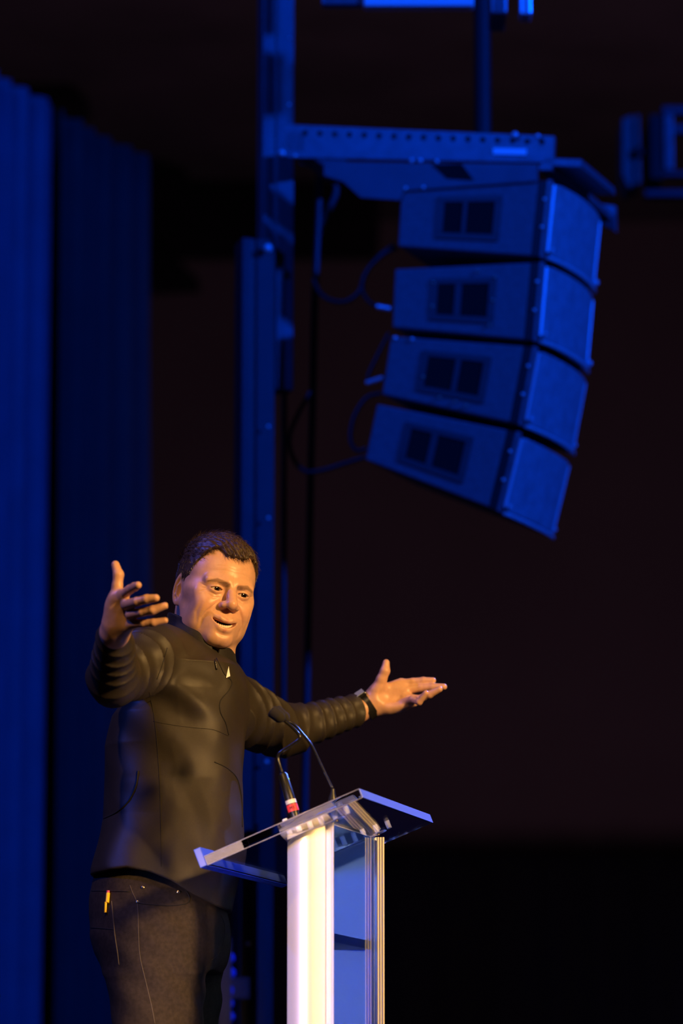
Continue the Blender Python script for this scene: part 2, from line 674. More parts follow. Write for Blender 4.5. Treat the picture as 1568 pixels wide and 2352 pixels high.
base = P(610, 600, my)
mast = thing('lifting_mast', (base[0], my + .05, 0), 'tall blue-lit telescopic mast standing behind the speaking man', 'mast')
zA = P(640, 893, my)[2]
zB = P(600, 556, my)[2]
hpole('inner_column', 602, 674, zA, 5.2, my, .075, 'mast_lit', mast)
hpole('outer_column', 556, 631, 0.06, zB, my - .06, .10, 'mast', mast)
z3 = P(600, 1880, my)[2]
hpole('guide_rail', 650, 660, z3, zA + .3, my + .03, .02, 'mast', mast, bev=.002, groove=False)
hpole('guide_rail', 596, 616, 0.06, z3 - .02, my - .10, .03, 'mast', mast, bev=.002, groove=False)
for (px, py, r) in ((615, 570, .013), (665, 88, .004), (664, 240, .004), (616, 980, .005), (616, 1190, .005), (612, 1750, .006), (570, 2168, .006)):
    c = P(px, py, my - .07)
    G().ball(c, r).mk('bolt', 'bolt', mast, smooth=True)
g = G()
for s in (-1, 1):
    g.box(np.array([base[0], my, .04]), mu * .5 * .9, mv * .03, mz * .03) if s < 0 else \
        g.box(np.array([base[0], my, .04]), mu * .03, mv * .5, mz * .03)
g.mk('outrigger', 'mast', mast, bevel=.004)
# hand winch with its strap on the mast
G().box(P(500, 2290, my - .16), mu * .02, mv * .09, mz * .16).mk('winch_plate', 'mast', mast, bevel=.004)
g = G()
for k, (py, r) in enumerate(((2200, .026), (2235, .030), (2275, .022), (2305, .03), (2335, .034), (2365, .03))):
    c = P(522 - (5 if py > 2300 else 0), py, my - .20)
    g.ball(c, (r * .8, .03, .018))
G().box((P(545, 2270, my - .12) + P(500, 2270, my - .12)) / 2 + np.array([.01, .0, 0]), mu * .05, mv * .012, mz * .03).mk('winch_bracket', 'mast', mast, bevel=.003)
g.mk('winch_drum', mat('drum_blue_lit', (.03, .10, .75), .5), mast, smooth=True)  # blue light on the drum put into its colour

# ------------------------------------------------------------------ flying frame and pole
AZ = math.radians(20.0)
aw = np.array([math.sin(AZ), math.cos(AZ), 0])       # across the array, away from the camera
ad = np.array([math.cos(AZ), -math.sin(AZ), 0])      # towards the array's front
A0 = P(1060, 700, 2.35)


def A(px, py, off=0.0):
    return on_plane(px, py, A0 + aw * off, aw)


fr = thing('flying_frame', tuple(A(960, 420)), 'punched steel rigging frame holding the loudspeakers above the array', 'rigging frame')
g = G()
g.ext([A(650, 285), A(1273, 312), A(1271, 374), A(648, 362)], aw * .012)
g.mk('beam_plate', 'rig', fr, bevel=.002)
g = G()
g.ext([A(655, 288, .40), A(1273, 314, .40), A(1271, 374, .40), A(650, 362, .40)], aw * .012)
g.mk('beam_plate', 'rig', fr, bevel=.002)
for i in range(17):
    px = 700 + i * 34.0
    py = 305 + i * 1.30
    c = A(px, py, -.0015)
    g = G()
    ring = [c + ad * .0078 * math.cos(t) + np.array([0, 0, .0085]) * math.sin(t) for t in np.linspace(0, 2 * math.pi, 13)[:-1]]
    g.ext(ring, aw * .003).mk('pin_hole', 'hole_shade', fr)
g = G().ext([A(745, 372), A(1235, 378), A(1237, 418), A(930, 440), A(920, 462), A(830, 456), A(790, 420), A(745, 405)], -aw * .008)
g.mk('lower_plate', 'mast_lit', fr, bevel=.002)
G().ext([A(990, 378, -.010), A(1060, 376, -.010), A(1088, 414, -.010), A(1025, 410, -.010)], aw * .0015).mk('slot', 'hole_shade', fr)
G().ext([A(1132, 340, -.006), A(1208, 342, -.006), A(1208, 356, -.006), A(1132, 354, -.006)], aw * .006).mk('label_plate', 'bolt', fr)
for (px, py, r) in ((647, 352, .010), (678, 358, .006), (945, 369, .007), (965, 369, .007), (1003, 371, .006), (1182, 310, .010), (1235, 313, .007)):
    G().ball(A(px, py, -.01), r).mk('bolt', 'bolt', fr, smooth=True)
# cross members and the angled plate over the front
G().ext([A(1245, 362), A(1335, 365), A(1336, 385), A(1245, 380)], aw * .34).mk('cross_member', 'rig', fr, bevel=.003)
G().ext([A(655, 300), A(700, 300), A(700, 350), A(655, 350)], aw * .40).mk('cross_member', 'rig', fr, bevel=.003)
B1 = [A(1243, 378), A(1262, 372), A(1392, 438), A(1394, 487), A(1378, 482)]
g = G()
pA, pB, pC, pD = A(1236, 376), A(1268, 372), A(1268, 392), A(1236, 392)
wl = reach(pA, aw, 1375)
g.ext([pA, pB, pC, pD], aw * wl)
g.mk('front_bar', 'rig', fr, bevel=.003)
e = pA + aw * wl
g = G().ext([e + ad * 0.0 + np.array([0, 0, .03]), e + ad * .05 + np.array([0, 0, .02]), e + ad * .05 - np.array([0, 0, .06]), e - np.array([0, 0, .03])], aw * .02)
g.mk('end_plate', 'rig', fr, bevel=.002)

dp = P(1108, 150, 3.0)
pole = G().tube([np.array([dp[0], 3.0, P(1108, 330, 3.0)[2]]), np.array([dp[0], 3.0, 5.9])], .026, 16)
tag(pole.mk('hanging_pole', mat('pole', (.008, .008, .010), .6), smooth=False, autosm=40),
    'dark vertical pole dropping from the ceiling behind the rigging frame', 'pole')

# ------------------------------------------------------------------ line array
boxes = [
    ('topmost loudspeaker of the hanging array, right under the rigging frame', [(921, 430), (1237, 415), (1219, 588), (913, 566)], (1252, 412), 0),
    ('second loudspeaker from the top of the array, with coppery screws round its handle', [(906, 618), (1219, 603), (1203, 780), (900, 752)], (1243, 600), 1),
    ('third loudspeaker from the top of the hanging array', [(897, 772), (1203, 795), (1170, 970), (876, 906)], (1228, 792), 2),
    ('bottom loudspeaker of the hanging array, tilted furthest down', [(865, 928), (1165, 988), (1122, 1165), (838, 1056)], (1192, 980), 3),
]


def lerp(a, b, t):
    return a + (b - a) * t


speaker_cab = []
for (lab, poly, fp, bi) in boxes:
    q = [A(*p) for p in poly]            # TL TR BR BL
    W = reach(A(1240, 600), aw, 1346)
    c = sum(q) / 4
    t = thing('loudspeaker', tuple(c + aw * W / 2), lab, 'loudspeaker', 'loudspeakers of the hanging line array')
    TL, TR, BR, BL = q
    G().ext([TL, TR, BR, BL], aw * W).mk('cabinet', 'cabinet', t, bevel=.005)
    fd = unit((TR - TL) / np.linalg.norm(TR - TL) + (BR - BL) / np.linalg.norm(BR - BL))   # forward
    up = unit(TR - BR)
    # port / handle in the side; recess shade painted as flat dark patches
    def uv(u, v, o=0.0):
        return lerp(lerp(TL, TR, u), lerp(BL, BR, u), v) - aw * o
    u0, u1, u2, u3 = ((.33, .47, .50, .70), (.33, .46, .51, .71), (.31, .52, .56, .73), (.30, .46, .51, .72))[bi]
    v0, v1 = .27, .74
    g = G()
    e = .05
    for (a0, b0, a1, b1) in ((u0 - e, v0 - .09, u3 + e, v0), (u0 - e, v1, u3 + e, v1 + .09), (u0 - e, v0, u0, v1), (u3, v0, u3 + e, v1), (u1, v0, u2, v1)):
        g.ext([uv(a0, b0), uv(a1, b0), uv(a1, b1), uv(a0, b1)], -aw * .005)
    g.mk('handle_frame', 'bezel', t, bevel=.001)
    for (a0, a1) in ((u0, u1), (u2, u3)):
        G().ext([uv(a0, v0, .001), uv(a1, v0, .001), uv(a1, v1, .001), uv(a0, v1, .001)], -aw * .0015).mk('recess_shade', 'hole_shade', t)
    if bi in (1, 2):
        for (u, v) in (((.30, .25), (.30, .62), (.75, .18), (.75, .5), (.62, .10), (.74, .85)) if bi == 1 else
                       ((.45, .86), (.57, .88), (.66, .90), (.30, .6))):
            G().ball(uv(u, v, .006), .0045).mk('screw', 'brass', t, smooth=True)
    # front rigging strip and flared front with grille
    f0, f1 = .024, .038
    G().ext([TR + fd * .0, TR + fd * f0, BR + fd * f0, BR], aw * W).mk('front_gap', 'gap_shade', t)
    for o_ in (0, W - .02):
        G().ext([TR + fd * f0 + up * .004 + aw * o_, TR + fd * f1 + up * .004 + aw * o_, BR + fd * f1 - up * .004 + aw * o_, BR + fd * f0 - up * .004 + aw * o_],
                aw * .02).mk('rigging_strip', 'rig', t, bevel=.002)
    g = G()
    # curved grille: bulges forward in the middle
    n = 16
    V = []
    for k in range(n + 1):
        s = k / n
        bul = .045 + .030 * math.sin(math.pi * s) ** .7
        cut = .006 + .012 * (1 if k in (0, n) else 0)
        for (zt_, inner) in ((1, 0), (0, 0), (0, 1), (1, 1)):
            p_ = (TR - up * cut if zt_ else BR + up * cut) + aw * (W * s) + fd * (bul if not inner else .038)
            V.append(p_)
    Fc = []
    for k in range(n):
        for j in range(4):
            Fc.append([k * 4 + j, k * 4 + (j + 1) % 4, (k + 1) * 4 + (j + 1) % 4, (k + 1) * 4 + j])
    Fc.append([0, 3, 2, 1])
    Fc.append([n * 4 + j for j in range(4)])
    mk('grille', V, Fc, 'grille', t, bevel=.003)
    for s_ in (0.0, 1.0):
        e0 = TR - up * .012 + aw * W * s_ + fd * .046
        e1 = BR + up * .012 + aw * W * s_ + fd * .046
        G().tube([e0, e1], .0045, 8).mk('grille_rim', 'lip', t)
    # bottom lip bar of the front
    g = G()
    for k in range(n):
        s0, s1 = k / n, (k + 1) / n
        def bb(s):
            return BR + aw * W * s + fd * (.050 + .030 * math.sin(math.pi * s) ** .7) - up * .004
        g.tube([bb(s0), bb(s1)], .006, 6)
    g.mk('lip_bar', 'lip', t)
    for (s, z) in ((.96, 0.02), (.02, .02)):
        p_ = BR + aw * W * s + fd * .058 + up * z
        G().ball(p_, .010 if s > .5 and bi < 2 else .005).mk('bolt', 'bolt', t, smooth=True)
    for v in (.25, .62):
        p_ = lerp(TR, BR, v) + fd * .024 - aw * .004
        G().ball(p_, .005).mk('bolt', 'bolt', t, smooth=True)
    if bi in (0, 2):
        for (u) in (.04, .17):
            G().ball(uv(u, .03, .005), .006).mk('bolt', 'bolt', t, smooth=True)
    if bi in (1, 2):
        c0_ = A(866, 704, .1) if bi == 1 else A(842, 880, .1)
        c1_ = A(898, 710, .1) if bi == 1 else A(880, 868, .1)
        G().tube([c0_, c1_], .008, 10).mk('cable_plug', 'bolt', t, autosm=40)

# cables
def cable(pts, r, label, y=2.75):
    path = spline([P(a, b, y) for a, b in pts], 8)
    o = G().tube(path, r, 8).mk('cable', 'cable', autosm=60)
    return tag(o, label, 'cable', None)


cable([(735, 390), (730, 500), (722, 700), (718, 900), (713, 1100), (708, 1400), (702, 1700), (698, 1900), (695, 2352), (694, 2560)], .011,
      'thick dark cable bundle dropping straight down beside the mast', 2.95)
cable([(905, 562), (870, 590), (838, 630), (825, 670), (795, 692), (760, 690), (735, 672), (720, 640)], .007,
      'cable looping from the topmost loudspeaker back to the bundle', 2.8)
cable([(866, 704), (845, 690), (832, 660), (845, 620), (880, 585), (912, 570)], .006, 'short cable linking the first and second loudspeakers', 2.7)
cable([(893, 765), (865, 820), (845, 870), (880, 872)], .005, 'short cable linking the second and third loudspeakers', 2.7)
cable([(875, 903), (840, 915), (812, 960), (805, 1010), (820, 1035), (842, 1030)], .006, 'short cable linking the third and fourth loudspeakers', 2.7)
cable([(838, 1050), (790, 1065), (740, 1080), (700, 1082), (672, 1050), (665, 1000), (690, 940), (714, 900)], .007,
      'cable looping from the bottom loudspeaker round to the bundle', 2.8)
cable([(690, 372), (730, 385), (770, 430), (755, 480), (730, 540)], .011, 'thick cable bent over the inner end of the rigging frame', 3.15)

# ------------------------------------------------------------------ stage lights at the top and right edges
def fixture_top():
    y = 2.2
    t = thing('stage_light', tuple(P(970, -60, y)), 'bright blue-lit fixture cut off by the top edge of the picture', 'stage light')
    a, b = P(835, -70, y), P(1088, 17, y)
    G().abox(a[0], b[0], y, y + .05, P(900, 14, y)[2], P(900, -120, y)[2]).mk('housing', mat('grey_paint', (.8, .85, .85), .5), t, bevel=.006)
    G().abox(P(738, 0, y)[0], a[0] - .004, y + .02, y + .06, P(900, 6, y)[2], P(900, -110, y)[2]).mk('end_box', 'rig', t, bevel=.006)
    G().abox(P(1128, 0, y)[0], P(1165, 0, y)[0], y + .02, y + .2, P(900, 26, y)[2], P(900, -110, y)[2]).mk('bracket', 'rig', t, bevel=.006)
    G().abox(P(1195, 0, y)[0], P(1222, 0, y)[0], y + .02, y + .1, P(900, 28, y)[2], P(900, -110, y)[2]).mk('clamp', 'bolt', t, bevel=.006)
    G().tube([P(970, -110, y + .12), np.array([P(970, -110, y + .12)[0], y + .12, 5.9])], .02, 12).mk('drop_rod', 'rig', t, autosm=40)


fixture_top()


def fixture_right():
    y = 5.2
    t = thing('stage_light', tuple(P(1540, 350, y)), 'blurred framed stage light hanging at the right edge of the picture', 'stage light')
    m = mat('plum_paint', (.10, .06, .075), .5)
    teal = mat('teal_paint', (.03, .10, .10), .5)
    X = lambda px: P(px, 340, y)[0]
    Z = lambda py: P(1500, py, y)[2]
    # open frame with two windows
    for (za, zb_) in ((262, 242), (306, 284), (404, 392)):
        G().abox(X(1520), X(1680), y, y + .05, Z(za), Z(zb_)).mk('frame_rail', m, t, bevel=.006)
    G().abox(X(1524), X(1546), y - .01, y + .06, Z(392), Z(262)).mk('frame_post', 'rig', t, bevel=.006)
    G().abox(X(1492), X(1522), y, y + .3, Z(410), Z(262)).mk('housing', 'drape_blue_shaded', t, bevel=.006)
    G().abox(X(1480), X(1680), y + .03, y + .1, Z(446), Z(430)).mk('lower_rail', m, t, bevel=.006)
    g = G()
    g.ext([P(1428, 272, y), P(1452, 262, y), P(1452, 430, y), P(1440, 428, y), P(1428, 400, y)], (0, .2, 0))
    g.mk('side_cover', teal, t, bevel=.004)
    g = G()
    g.ext([P(1458, 264, y), P(1468, 262, y), P(1472, 420, y), P(1458, 424, y)], (0, .2, 0))
    g.mk('side_cover', teal, t, bevel=.004)
    G().ball(P(1466, 350, y - .02), .02).mk('knob', 'mast', t, smooth=True)
    G().tube([P(1600, 245, y + .1), np.array([P(1600, 245, y + .1)[0], y + .1, 5.9])], .02, 12).mk('drop_rod', 'rig', t, autosm=40)


fixture_right()

# ================================================================== LECTERN
LAZ = math.atan2((3020 - 784) / F, FW[1] - UP[1] * (2616 - 1176) / F)
lw = np.array([math.sin(LAZ), math.cos(LAZ), 0])
ld = np.array([math.cos(LAZ), -math.sin(LAZ), 0])
LA = P(475, 1985, -.45)


def L(px, py, off=0.0):
    return on_plane(px, py, LA + lw * off, lw)


pA = L(476, 1987)          # low near corner (underside)
pB = L(832, 1832)          # high near corner (underside)
PW = reach(L(832, 1812), lw, 993)
pn = unit(np.cross(lw, pB - pA))
if pn[2] < 0:
    pn = -pn
pd = unit(pB - pA)
TH = .019
cw0 = .125 * PW / .6
c_top = L(770, 1893, cw0)
CW = reach(c_top, lw, 866)
lec = thing('lectern', (float(c_top[0]), float((c_top + lw * CW / 2)[1]), 0.0), 'clear acrylic lectern with silver column sides, standing in front of the man', 'lectern')
G().ext([pA, pB, pB + pn * TH, pA + pn * TH], lw * PW).mk('reading_surface', 'acrylic', lec, bevel=.0015)
# lip along the low edge
G().ext([pA - pd * .016, pA - pd * .0005, pA - pd * .0005 + pn * .040, pA - pd * .016 + pn * .040], lw * PW).mk('lip', mat('lip_blue_lit', (.12, .24, 1.0), .15, trans=.45, ior=1.49), lec, bevel=.0015)  # blue light caught in the clear lip put into its colour
ED = mat('edge_blue_lit', (.20, .34, 1.0), .25, trans=.35, ior=1.49)  # blue glow of the clear cut edge put into its colour
G().ext([pB - pd * .0, pB + pd * .0015, pB + pd * .0015 + pn * TH, pB + pn * TH], lw * PW).mk('front_edge', ED, lec)
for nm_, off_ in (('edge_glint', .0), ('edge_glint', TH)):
    G().tube([pA + pn * off_ - lw * .0004, pB + pn * off_ - lw * .0004], .0009, 6).mk(nm_, 'edge_clear', lec)  # thin rails added as the bright glint lines of the clear edge
G().ext([pA, lerp(pA, pB, .24), lerp(pA, pB, .24) + pn * TH, pA + pn * TH], -lw * .0012).mk('corner_edge', 'edge_frost', lec)  # strip added for the bright glints at the corner
# column side panels: satin aluminium extrusions with a swelling profile
s0 = L(660, 1912, cw0)
s1 = L(770, 1890, cw0)
S = (s1 - s0) @ ld


def bulge(s):
    # outward offset of the outer face: broad swelling, valley near .76, flare at the edge
    return .024 * math.sin(math.pi * min(s / .82, 1)) ** .8 + .017 * math.exp(-((s - 1.0) / .13) ** 2)


def side_panel(base_off, sign, name):
    n = 48
    o0 = s0 + lw * base_off
    outer = []
    inner = []
    for i in range(n + 1):
        s = i / n
        outer.append(o0 + ld * (s * S) + lw * sign * bulge(s))
        inner.append(o0 + ld * (s * S) + lw * sign * (bulge(s) - .006))
    V, Fc = [], []
    ztop = lambda i: lerp(s0, s1, i / n)[2]
    for row in (outer, inner):
        for i, p in enumerate(row):
            V.append([p[0], p[1], .03])
            V.append([p[0], p[1], ztop(i)])
    m_ = 2 * (n + 1)
    for i in range(n):
        Fc.append([2 * i, 2 * i + 2, 2 * i + 3, 2 * i + 1])
        Fc.append([m_ + 2 * i, m_ + 2 * i + 1, m_ + 2 * i + 3, m_ + 2 * i + 2])
        Fc.append([2 * i + 1, 2 * i + 3, m_ + 2 * i + 3, m_ + 2 * i + 1])
        Fc.append([2 * i, m_ + 2 * i, m_ + 2 * i + 2, 2 * i + 2])
    Fc.append([0, 1, m_ + 1, m_])
    Fc.append([2 * n, m_ + 2 * n, m_ + 2 * n + 1, 2 * n + 1])
    return mk(name, V, Fc, 'aluminium', lec, autosm=35)


side_panel(0, -1, 'side_panel')
side_panel(CW, 1, 'side_panel')
# pale liner added inside the far panel to catch the blue light
o0 = s0 + lw * (CW - .006) + ld * .004
G().ext([[o0[0], o0[1], .03], list((o0 + ld * (S - .020))[:2]) + [.03], list((o0 + ld * (S - .020))[:2]) + [s1[2] - .004], [o0[0], o0[1], s0[2] - .004]], lw * .003).mk(
    'bounce_panel', mat('bounce_liner', (.75, .80, .92), .6), lec)
# ribbed edge channels of the far panel
g = G()
zt_ = s1[2]
for k in range(3):
    q = s1 + lw * (CW - .002 + 0) + ld * (.002 + .0055 * k)
    g.tube([[q[0], q[1], .03], [q[0], q[1], zt_ - .002]], .0030, 8)
g.mk('edge_channel', mat('bright_trim', (.85, .80, .72), .35, metal=.3), lec, autosm=50)
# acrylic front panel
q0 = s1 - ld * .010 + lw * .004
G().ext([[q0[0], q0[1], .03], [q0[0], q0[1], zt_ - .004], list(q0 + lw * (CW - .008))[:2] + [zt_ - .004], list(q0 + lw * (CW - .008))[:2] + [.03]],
        ld * .005).mk('front_panel', 'acrylic_blue_lit', lec)
# inner shelf
zsf = L(800, 2172, cw0 + CW * .5)[2]
q0 = s0 + lw * .01 + ld * .006
a = [np.array([q0[0], q0[1], zsf]), np.array([q0[0], q0[1], zsf]) + ld * (S - .022), np.array([q0[0], q0[1], zsf]) + ld * (S - .022) + lw * (CW - .02),
     np.array([q0[0], q0[1], zsf]) + lw * (CW - .02)]
G().ext(a, [0, 0, .018]).mk('shelf', mat('shelf_grey', (.30, .26, .22), .5), lec, bevel=.001)
# cradle bars under the reading surface
for off in (0, CW):
    a0, a1 = L(657, 1912, cw0), L(786, 1868, cw0)
    n = 12
    g = G()
    top, bot = [], []
    for i in range(n + 1):
        t_ = i / n
        p_ = lerp(a0, a1, t_) + lw * off
        sag = -.004 * math.sin(math.pi * t_)
        top.append(p_ + np.array([0, 0, .009 + sag]))
        bot.append(p_ + np.array([0, 0, -.004 + sag]))
    g.ext(top + bot[::-1], lw * .022 if off == 0 else lw * .022)
    for v in g.V:
        v[0] -= lw[0] * .016
        v[1] -= lw[1] * .016
    g.mk('support_bar', 'aluminium', lec, bevel=.002)
    for t_ in (.04, .90):
        p_ = lerp(a0, a1, t_) + lw * (off - .004) + np.array([0, 0, -.006])
        G().tube([p_, p_ - np.array([0, 0, .007])], .005, 12).mk('screw', 'rivet', lec, autosm=40)
    # clear spacer blocks with screws between bar and surface
    for t_ in (.05, .22, .42, .62, .86, 1.08):
        p_ = lerp(a0, a1, t_) + lw * (off - .008)
        G().tube([p_ + np.array([0, 0, .006]), p_ + np.array([0, 0, .006]) + pn * .020], .0055, 12).mk('spacer', 'acrylic_frost', lec, autosm=40)
bp = s0 - ld * .10 - lw * .08
G().ext([[bp[0], bp[1], 0.0], list((bp + ld * (S + .25))[:2]) + [0.0], list((bp + ld * (S + .25) + lw * (CW + .16))[:2]) + [0.0],
         list((bp + lw * (CW + .16))[:2]) + [0.0]], [0, 0, .03]).mk('base_plate', 'aluminium', lec, bevel=.004)

# ------------------------------------------------------------------ gooseneck microphones
def plate_pt(px, off):
    p_ = L(px, 1900, off)
    t_ = (p_ - pA) @ ld / (pd @ ld)
    return pA + pd * t_ + lw * off + pn * (TH + .003)


mo = .035
m1 = plate_pt(688, mo)
mic = thing('microphone', tuple(m1), 'gooseneck microphone bent like a crank, with a red tape label on its stem', 'microphone', 'gooseneck microphones on the lectern')
pl = lambda px, py: L(px, py, mo)
b0, b1 = m1, pl(648, 1775)
g = G().tube([b0, lerp(b0, b1, .12), lerp(b0, b1, .13), lerp(b0, b1, .45), lerp(b0, b1, .95), b1], [.0095, .0095, .0105, .0105, .0095, .006], 20)
g.mk('stem', 'black_plastic', mic, autosm=40)
G().tube(spline([b1, pl(641, 1755), pl(638, 1738), pl(645, 1727), pl(666, 1713), pl(683, 1701), pl(688, 1693), pl(683, 1683), pl(668, 1668), pl(655, 1657)], 6), .0033, 12).mk(
    'gooseneck', 'black_metal', mic, smooth=True)
hd0, hd1 = pl(652, 1654), pl(622, 1632)
G().tube(spline([hd0, lerp(hd0, hd1, .2), lerp(hd0, hd1, .55), lerp(hd0, hd1, .9), hd1], 3), list(np.interp(np.linspace(0, 1, 13), [0, .15, .3, .8, 1], [.005, .009, .0125, .013, .004])), 18).mk(
    'capsule', 'foam', mic, smooth=True)
ax_ = unit(b1 - b0)
G().tube([b0 + ax_ * .014, b0 + ax_ * .028], .0112, 24).mk('tape_label', 'red_tape', mic, autosm=40)
G().tube([b0 + ax_ * .030, b0 + ax_ * .038], .0109, 24).mk('paper_label', 'paper', mic, autosm=40)
G().ball(lerp(b0, b1, .86) + np.array([.009, -.003, 0]), .0016).mk('indicator_light', 'led', mic)
# lettering on the tape
rt_ = unit(np.cross(ax_, unit(b0 - CAM)))
if rt_[0] < 0:
    rt_ = -rt_
vw = unit(CAM - b0)
vw = unit(vw - ax_ * (vw @ ax_))
tcen = b0 + ax_ * .021 + vw * .0114
g = G()


def stroke(g, a, b, c, wd):
    pa = tcen + rt_ * a[0] * c + ax_ * a[1] * c - vw * (((a[0] * c) ** 2) / .0224)
    pb = tcen + rt_ * b[0] * c + ax_ * b[1] * c - vw * (((b[0] * c) ** 2) / .0224)
    g.tube([pa, pb], wd, 6)


cc = .0045
for a, b in (((-1.3, -.8), (-1.2, .8)), ((-1.2, .8), (-.75, -.3)), ((-.75, -.3), (-.3, .8)), ((-.3, .8), (-.2, -.8)), ((.3, -.8), (.3, .8)),
             ((.75, -.6), (.75, .6)), ((.75, .6), (1.1, .8)), ((.75, -.6), (1.1, -.8))):
    stroke(g, a, b, cc, .0006)
g.mk('lettering', 'ink', mic)

m2 = plate_pt(772, .10)
mo2 = .10
pl = lambda px, py: L(px, py, mo2)
mic2 = thing('microphone', tuple(m2), 'straight slender gooseneck microphone rising from the middle of the lectern top', 'microphone', 'gooseneck microphones on the lectern')
b0, b1 = m2, pl(764, 1812)
G().tube([b0, lerp(b0, b1, .5), lerp(b0, b1, .8), b1], [.009, .0085, .005, .004], 16).mk('stem', 'black_plastic', mic2, autosm=40)
G().tube(spline([b1, pl(748, 1780), pl(735, 1752), pl(715, 1712), pl(695, 1686), pl(676, 1665), pl(662, 1657)], 6), .0028, 12).mk('gooseneck', 'black_metal', mic2, smooth=True)
hd0, hd1 = pl(664, 1657), pl(632, 1628)
G().tube(spline([hd0, lerp(hd0, hd1, .2), lerp(hd0, hd1, .55), lerp(hd0, hd1, .9), hd1], 3), list(np.interp(np.linspace(0, 1, 13), [0, .15, .3, .8, 1], [.003, .006, .011, .011, .004])), 18).mk(
    'capsule', 'foam', mic2, smooth=True)

# ================================================================== PERSON
per = thing('person', (-.37, 0.0, 0.0), 'man in dark half-zip pullover and black jeans with both arms spread, behind the lectern', 'person')

HS = 1.03
HC_ = P(492, 1366, -.02)
yaw, pit, rol = math.radians(24), math.radians(7), math.radians(10)
Rz = np.array(Matrix.Rotation(yaw, 3, 'Z'))
Rx = np.array(Matrix.Rotation(pit, 3, 'X'))
Ry = np.array(Matrix.Rotation(rol, 3, 'Y'))
HR = Rz @ Rx @ Ry


def to_head(x, y, z):
    qx, qy, qz = x - HC_[0], y - HC_[1], z - HC_[2]
    R = HR.T / HS
    return (R[0, 0] * qx + R[0, 1] * qy + R[0, 2] * qz, R[1, 0] * qx + R[1, 1] * qy + R[1, 2] * qz, R[2, 0] * qx + R[2, 1] * qy + R[2, 2] * qz)


def from_head(p):
    return HC_ + HR @ (np.asarray(p, float) * HS)


EX, EY, EZ, ER = .0305, -.0740, .005, .0122


def mouthz(x):
    return .0016 + 13.5 * x * x - .02 * x          # smile curve, slightly higher on one side


